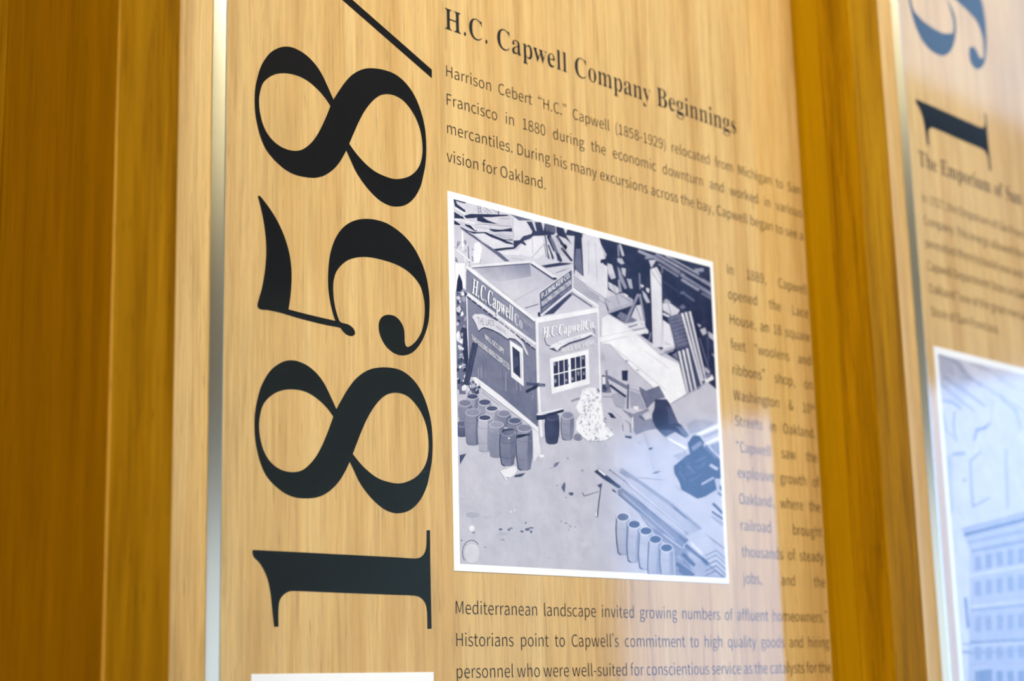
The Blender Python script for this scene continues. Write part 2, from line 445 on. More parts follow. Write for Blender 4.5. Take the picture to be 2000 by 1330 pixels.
# ------------------------------------------------------------------ lettering
SANS_GLYPHS = r"""& 928 354,-4,434,4,507,27,573,61,641,114,709,69,767,37,822,13,862,0,887,77,856,87,809,109,760,136,698,178,761,270,807,356,847,447,873,525,786,525,763,451,730,373,691,301,638,223,556,296,488,365,425,440,362,528,455,598,526,663,574,736,593,822,580,896,545,953,488,990,411,1003,322,986,255,940,211,870,196,782,200,729,212,673,232,614,264,544,181,482,120,419,79,347,63,259,84,154,143,71,235,16;581,161,523,117,473,91,422,74,368,68,285,82,218,122,173,184,156,266,167,326,196,380,238,428,300,482,365,389,428,313,496,240;329,585,302,648,287,694,277,740,274,785,283,846,310,897,354,932,412,945,461,934,496,905,514,864,520,818,505,751,466,694,410,643
( 461 332,-249,383,-227,313,-87,258,78,226,249,215,424,226,598,258,769,313,933,383,1074,332,1097,255,953,192,789,153,614,139,424,153,233,192,58,255,-106
) 461 129,-249,207,-106,269,58,308,233,321,424,308,614,269,790,207,953,129,1098,76,1074,147,933,203,769,236,598,247,424,236,249,203,77,147,-87,76,-226
, 379 109,-239,176,-200,236,-138,274,-62,287,26,280,83,262,125,234,149,196,158,165,153,140,138,123,115,117,85,123,54,139,31,164,16,194,11,226,14,212,-64,183,-119,138,-164,90,-191
- 473 77,348,398,348,398,416,77,416
. 379 190,-4,219,2,243,18,259,43,265,76,259,110,243,136,219,152,190,158,160,152,136,136,120,110,114,76,120,43,136,18,160,2
0 757 379,-3,500,27,594,120,654,278,676,503,654,726,594,883,501,973,379,1003,257,973,164,883,104,726,82,503,104,278,164,120,257,27;379,69,293,95,228,177,188,311,174,503,188,694,229,827,293,907,379,934,465,907,530,827,570,694,584,503,570,311,530,177,465,95
1 757 134,14,654,14,654,90,454,90,454,986,376,986,335,965,286,945,231,929,179,917,179,864,358,864,358,90,134,90
2 757 74,14,675,14,675,94,412,94,223,87,398,271,521,427,599,578,627,724,607,840,552,927,465,983,349,1003,264,994,191,965,126,921,75,871,127,820,162,857,214,896,271,922,335,931,421,915,484,870,520,803,533,718,504,579,418,427,274,256,74,68
5 757 357,-4,474,18,574,82,644,185,671,325,647,463,586,557,495,611,383,630,343,627,306,620,273,608,218,581,246,907,622,907,622,986,163,986,132,541,184,508,218,528,259,548,302,560,351,564,441,547,512,499,556,423,572,322,555,219,506,139,434,89,346,72,262,81,194,107,137,144,102,176,56,117,102,77,170,36,254,7
7 757 285,14,387,14,406,269,451,501,538,715,679,929,679,986,81,986,81,907,577,907,441,686,358,482,308,259
8 757 382,-4,505,16,599,68,659,145,680,240,667,328,632,396,580,450,505,501,561,562,603,616,633,680,645,751,627,853,575,931,494,982,384,1001,281,983,199,934,144,859,125,761,135,692,163,633,204,583,268,530,188,469,131,410,92,336,77,249,99,148,162,68,258,16;453,526,358,567,283,614,229,677,209,761,222,832,259,888,314,924,383,936,460,922,518,880,554,819,567,745,559,687,539,633,505,581;383,61,295,75,224,117,176,179,159,259,170,332,200,396,246,452,309,502,418,455,506,405,567,338,590,245,575,170,532,112,467,74
9 757 320,-4,450,26,560,119,639,288,669,543,644,747,576,891,474,975,346,1003,242,981,155,919,96,821,74,693,93,562,146,469,228,413,336,393,395,401,452,425,507,462,578,526,555,301,497,169,415,94,317,72,265,77,218,94,175,119,148,143,99,86,133,55,186,24,248,4;580,602,523,534,468,491,411,466,356,458,272,475,211,523,175,598,163,693,177,791,215,867,274,917,348,935,440,913,510,849,557,746
A 829 25,14,122,14,219,319,605,319,701,14,804,14,474,986,354,986;241,391,296,564,409,926,529,564,582,391
B 896 152,14,455,14,605,32,720,84,794,171,821,294,806,380,767,446,707,492,604,529,685,582,728,629,754,688,763,755,739,861,673,932,569,973,433,986,152,986;249,562,249,914,418,914,524,905,602,876,651,820,668,739,653,664,606,607,526,573,412,562;249,87,249,491,438,491,558,480,648,446,705,385,725,297,705,203,647,137,556,99,439,87
C 870 515,-4,603,6,681,32,749,76,802,126,751,186,710,147,654,110,590,87,519,79,384,109,281,195,217,329,195,503,218,676,285,808,389,892,523,921,588,914,645,893,694,862,727,833,777,894,738,930,678,967,605,994,523,1003,352,969,216,870,126,712,93,499,125,286,214,128,347,31
D 938 152,14,391,14,587,48,728,143,814,296,844,503,814,711,727,862,585,954,386,986,152,986;249,90,249,912,377,912,536,885,652,805,720,676,743,503,720,330,652,199,537,117,378,90
E 803 152,14,714,14,714,94,249,94,249,486,628,486,628,566,249,566,249,907,699,907,699,986,152,986
F 753 152,14,249,14,249,463,631,463,631,541,249,541,249,907,699,907,699,986,152,986
G 940 531,-4,623,5,706,28,775,64,825,105,825,505,524,505,524,427,737,427,737,144,695,114,649,95,597,83,542,79,394,108,284,194,217,329,195,503,219,676,289,808,398,892,541,921,613,913,674,892,724,861,755,833,806,893,767,928,706,966,630,993,538,1003,360,969,220,870,127,712,93,499,126,286,217,128,355,31
H 993 152,14,249,14,249,486,744,486,744,14,843,14,843,986,744,986,744,567,249,567,249,986,152,986
I 400 152,14,249,14,249,986,152,986
J 730 323,-4,443,20,523,82,570,176,585,294,585,986,486,986,486,305,476,205,443,133,387,92,311,79,256,85,207,107,163,145,135,186,67,138,108,82,167,35,238,6
K 881 152,14,249,14,249,321,437,546,743,14,851,14,497,622,802,988,691,986,257,472,249,986,152,986
L 741 152,14,687,14,687,94,249,94,249,986,152,986
M 1108 152,14,237,14,237,554,229,876,334,625,520,115,585,115,770,625,868,876,866,554,866,14,956,14,956,986,828,986,641,461,558,228,467,460,279,986,152,986
N 986 152,14,242,14,242,525,241,604,237,682,232,760,234,864,367,638,727,14,834,14,834,986,742,986,742,480,744,401,748,321,754,242,754,137,619,363,258,986,152,986
O 1012 506,-4,673,32,803,132,888,291,919,503,888,714,803,871,673,969,506,1003,339,969,209,871,124,714,93,503,124,291,209,132,339,32;506,78,377,109,278,196,216,330,195,503,216,676,278,808,377,892,506,921,635,892,734,808,796,676,817,503,796,330,734,196,635,109
P 863 152,14,249,14,249,412,427,412,574,430,686,484,757,575,782,707,757,838,685,923,572,971,422,986,152,986;249,487,249,912,407,912,525,902,613,868,668,804,685,707,668,608,616,539,530,499,412,487
R 866 249,511,249,912,431,912,539,902,620,870,671,810,688,720,671,629,620,562,539,524,432,511;694,14,804,14,554,445,659,486,726,542,770,619,785,720,760,845,692,926,587,971,449,986,152,986,152,14,249,14,249,438,451,438
S 813 414,-4,551,18,653,75,717,161,740,266,725,359,684,427,622,480,542,521,401,582,341,609,285,643,242,693,226,762,240,829,282,879,346,910,427,921,496,914,558,895,614,865,653,834,701,893,654,933,587,970,510,995,427,1003,306,985,211,932,149,853,126,753,144,662,189,594,252,545,321,509,464,446,532,415,588,378,626,326,640,255,625,183,580,126,509,91,416,79,336,88,260,114,191,155,142,197,85,131,144,80,225,35,315,6
T 817 359,14,458,14,458,907,761,907,761,986,56,986,56,907,359,907
U 984 492,-4,629,18,738,87,810,214,837,413,837,986,744,986,744,408,725,254,672,151,591,95,492,79,395,95,316,151,264,255,245,408,245,986,148,986,148,413,174,214,247,87,355,18
W 1198 258,14,386,14,532,606,596,859,664,606,813,14,943,14,1144,986,1052,986,947,453,879,103,786,452,649,986,555,986,420,452,335,103,256,453,154,986,53,986
Y 724 313,14,410,14,410,390,703,986,604,986,479,712,366,470,249,712,123,986,21,986,313,390
a 768 296,-4,360,4,421,26,478,59,551,114,568,14,645,14,645,455,631,577,588,668,513,725,402,746,319,737,242,715,175,684,131,658,165,597,200,618,256,645,316,663,382,670,464,653,515,607,542,542,550,457,335,420,197,366,120,291,95,192,110,109,152,47,215,9;331,69,276,76,229,99,198,141,186,201,205,273,266,330,373,372,549,403,549,173,490,126,439,95,386,75
b 843 451,-4,567,22,665,96,733,217,759,382,741,534,686,648,599,720,478,745,420,738,362,717,307,685,232,631,237,789,237,1072,139,1072,139,14,213,14,225,101,299,49,351,20,402,2;432,73,388,77,342,91,292,115,237,157,237,560,294,609,346,641,397,662,448,669,545,648,611,588,647,497,658,380,642,253,595,157,523,95
c 696 418,-4,480,3,541,20,597,48,639,79,600,139,573,119,530,95,481,78,427,72,329,93,252,155,202,249,185,370,203,491,254,585,333,647,432,669,477,664,517,650,555,628,577,610,623,670,593,694,546,721,491,739,428,746,296,720,188,647,113,530,85,370,111,211,181,94,286,21
d 846 378,-4,439,4,496,26,548,58,613,114,630,14,706,14,706,1072,609,1072,609,801,615,649,546,698,500,724,450,740,394,745,278,719,180,645,112,527,87,369,107,209,167,92,258,21;404,73,312,93,243,153,201,248,187,371,204,491,252,585,325,647,413,669,463,664,510,650,557,625,609,584,609,182,558,133,509,100,458,80
e 756 426,-4,494,2,556,17,611,40,650,63,619,121,589,103,542,84,493,72,438,68,337,87,257,142,203,228,176,355,680,355,684,411,665,551,610,656,523,722,403,745,285,720,184,646,112,528,85,370,112,211,184,94,292,22;175,416,204,534,255,610,324,658,405,675,489,658,552,610,591,533,605,416
f 443 59,654,160,654,160,14,256,14,256,654,413,654,413,727,256,727,256,859,263,924,284,975,322,1008,375,1018,448,1000,468,1069,361,1089,271,1073,209,1028,173,956,160,858,160,727,59,721
g 769 375,-327,526,-307,640,-253,711,-176,736,-84,721,-12,677,38,601,67,492,78,346,78,281,84,236,103,210,134,203,171,207,204,218,230,235,252,260,276,374,249,476,266,557,315,611,391,631,493,627,536,615,575,598,608,560,657,723,659,723,727,478,727,374,745,273,728,189,678,132,599,111,495,119,436,139,383,169,340,213,296,175,257,150,227,133,192,126,152,131,116,143,86,162,62,201,32,143,-20,110,-59,90,-100,84,-143,105,-220,162,-278,255,-314;374,305,308,318,253,357,216,417,203,495,216,573,253,632,307,670,374,683,441,670,497,632,533,573,546,495,533,417,495,357,440,318;393,-269,299,-260,228,-232,181,-187,165,-126,169,-90,184,-54,209,-20,249,15,350,3,478,3,545,-2,597,-20,631,-54,642,-106,623,-168,572,-220,494,-256
h 828 139,14,237,14,237,544,294,597,344,634,395,657,453,665,522,652,571,612,599,546,607,453,607,14,704,14,704,468,690,590,651,676,586,728,491,745,423,736,363,711,307,673,234,610,237,789,237,1072,139,1072
i 375 139,14,237,14,237,727,139,727;188,907,217,913,238,926,252,948,257,977,252,1004,238,1024,217,1038,188,1043,160,1038,139,1025,125,1004,121,977,126,948,139,926,160,913
j 375 48,-316,136,-300,193,-255,226,-183,237,-84,237,727,141,727,141,-85,137,-148,121,-199,88,-233,36,-245,-25,-233,-43,-300;188,908,216,913,238,927,252,948,257,977,252,1004,238,1024,216,1038,188,1043,160,1038,138,1024,124,1004,119,977,124,948,138,926,160,913
k 753 139,14,234,14,234,200,389,381,612,14,715,14,442,443,681,729,574,727,244,324,234,1072,139,1072
l 387 257,-4,312,5,299,74,278,71,237,135,237,1072,139,1072,139,148,147,81,168,34,203,6
m 1263 139,14,237,14,237,543,291,598,341,635,389,657,436,665,504,652,552,612,580,546,588,453,588,14,684,14,684,543,740,598,789,635,838,657,885,665,953,652,1001,612,1029,546,1037,453,1037,14,1133,14,1133,468,1120,590,1081,676,1016,728,923,745,862,736,803,708,745,664,674,594,638,669,599,710,545,736,473,746,413,736,357,711,303,672,234,607,216,727,139,727
n 832 139,14,237,14,237,544,294,597,344,634,395,657,453,665,522,652,571,612,599,546,607,453,607,14,704,14,704,468,690,590,651,676,586,728,491,745,423,736,362,711,306,672,233,607,216,727,139,727
o 827 413,-4,538,21,642,94,714,211,742,370,714,530,642,647,538,720,413,745,289,720,185,647,112,530,85,370,112,211,185,94,289,21;413,72,319,93,247,155,201,249,185,370,201,490,247,585,319,647,413,669,507,647,580,585,627,490,643,370,627,249,580,155,507,93
p 846 139,-298,237,-298,237,-62,234,93,305,43,354,17,404,2,451,-4,567,22,665,96,733,217,759,382,741,534,686,648,599,720,478,745,418,737,360,715,303,683,233,630,216,727,139,727;432,73,389,77,342,91,293,115,237,157,237,561,295,609,347,641,397,662,448,669,545,648,611,588,647,497,658,380,642,253,595,157,523,95
q 846 609,-298,706,-298,706,727,632,727,618,647,549,697,502,724,451,740,394,745,278,719,180,645,112,527,87,369,107,209,167,92,258,21,378,-4,437,4,493,25,545,56,614,111,609,-49;404,73,312,93,243,153,201,248,187,371,204,491,252,585,325,647,413,669,463,664,510,650,557,625,609,584,609,182,558,133,509,100,458,80
r 529 139,14,237,14,237,479,281,564,330,620,383,652,436,662,498,652,515,732,453,745,397,735,345,707,297,660,236,579,215,727,139,727
s 638 319,-4,430,13,509,58,557,123,574,202,555,284,507,341,437,382,358,414,297,438,243,465,204,503,189,554,198,603,227,642,275,668,341,677,391,672,436,657,478,635,506,617,549,672,515,696,462,722,404,739,340,746,236,730,161,688,115,626,99,550,116,475,163,420,229,380,305,348,367,324,424,293,467,252,483,196,473,144,443,102,392,75,324,65,258,72,199,91,146,120,107,148,63,88,108,56,173,24,244,4
t 514 357,-4,478,21,461,87,387,69,326,80,285,112,264,161,258,224,258,654,459,654,459,727,258,727,258,935,181,935,167,727,51,721,51,654,161,654,161,230,172,132,205,59,264,13
u 828 343,-4,410,5,469,31,524,72,596,143,613,14,690,14,690,727,594,727,594,210,539,149,489,108,437,84,379,76,310,88,261,128,234,194,226,286,226,727,129,727,129,272,142,150,181,65,247,14
v 711 295,14,421,14,673,727,580,727,443,315,362,73,273,315,137,727,38,727
w 1094 253,14,376,14,479,400,543,640,614,403,717,14,847,14,1040,727,949,727,844,309,787,78,713,309,601,727,500,727,387,309,325,78,261,309,153,727,55,727
x 679 45,14,143,14,239,180,325,332,425,181,530,14,634,13,398,373,615,727,518,727,431,572,354,426,262,571,167,727,64,727,281,386
y 711 138,-305,230,-286,302,-235,358,-157,401,-58,673,727,582,727,451,326,379,92,284,325,137,727,39,727,330,-1,312,-62,283,-128,245,-181,195,-218,132,-231,86,-221,68,-293
‘ 1364 1280,1108,1265,1136,1215,1105,1163,1050,1127,981,1114,900,1121,853,1142,816,1172,793,1207,785,1242,792,1266,809,1281,833,1286,859,1280,888,1266,911,1244,927,1215,932,1159,916,1172,987,1199,1037,1239,1081
’ 1364 84,812,99,785,149,816,200,871,237,939,250,1020,243,1067,222,1104,192,1127,157,1136,122,1129,98,1112,83,1088,78,1061,83,1032,98,1009,120,994,149,988,205,1005,192,934,165,884,125,840
“ 1364 1032,1108,1017,1136,967,1105,915,1050,879,981,865,900,873,853,894,816,924,793,959,785,994,792,1018,809,1033,833,1038,859,1032,889,1018,911,996,927,968,932,911,916,924,987,950,1037,991,1081;1294,1108,1278,1136,1229,1105,1177,1050,1141,981,1127,900,1135,853,1156,816,1185,793,1221,785,1255,792,1280,809,1294,833,1299,859,1294,888,1280,911,1257,927,1228,932,1173,916,1186,987,1212,1037,1253,1081
” 1364 332,812,347,785,397,816,449,871,485,939,499,1020,491,1067,470,1104,441,1127,405,1136,370,1129,346,1112,332,1088,327,1061,332,1032,346,1009,368,994,396,988,453,1004,440,934,414,884,373,840;70,812,86,785,135,816,187,871,223,939,237,1020,229,1067,208,1104,178,1127,143,1136,108,1129,84,1112,70,1088,65,1061,70,1032,84,1009,107,994,136,988,191,1005,178,934,152,884,111,840"""
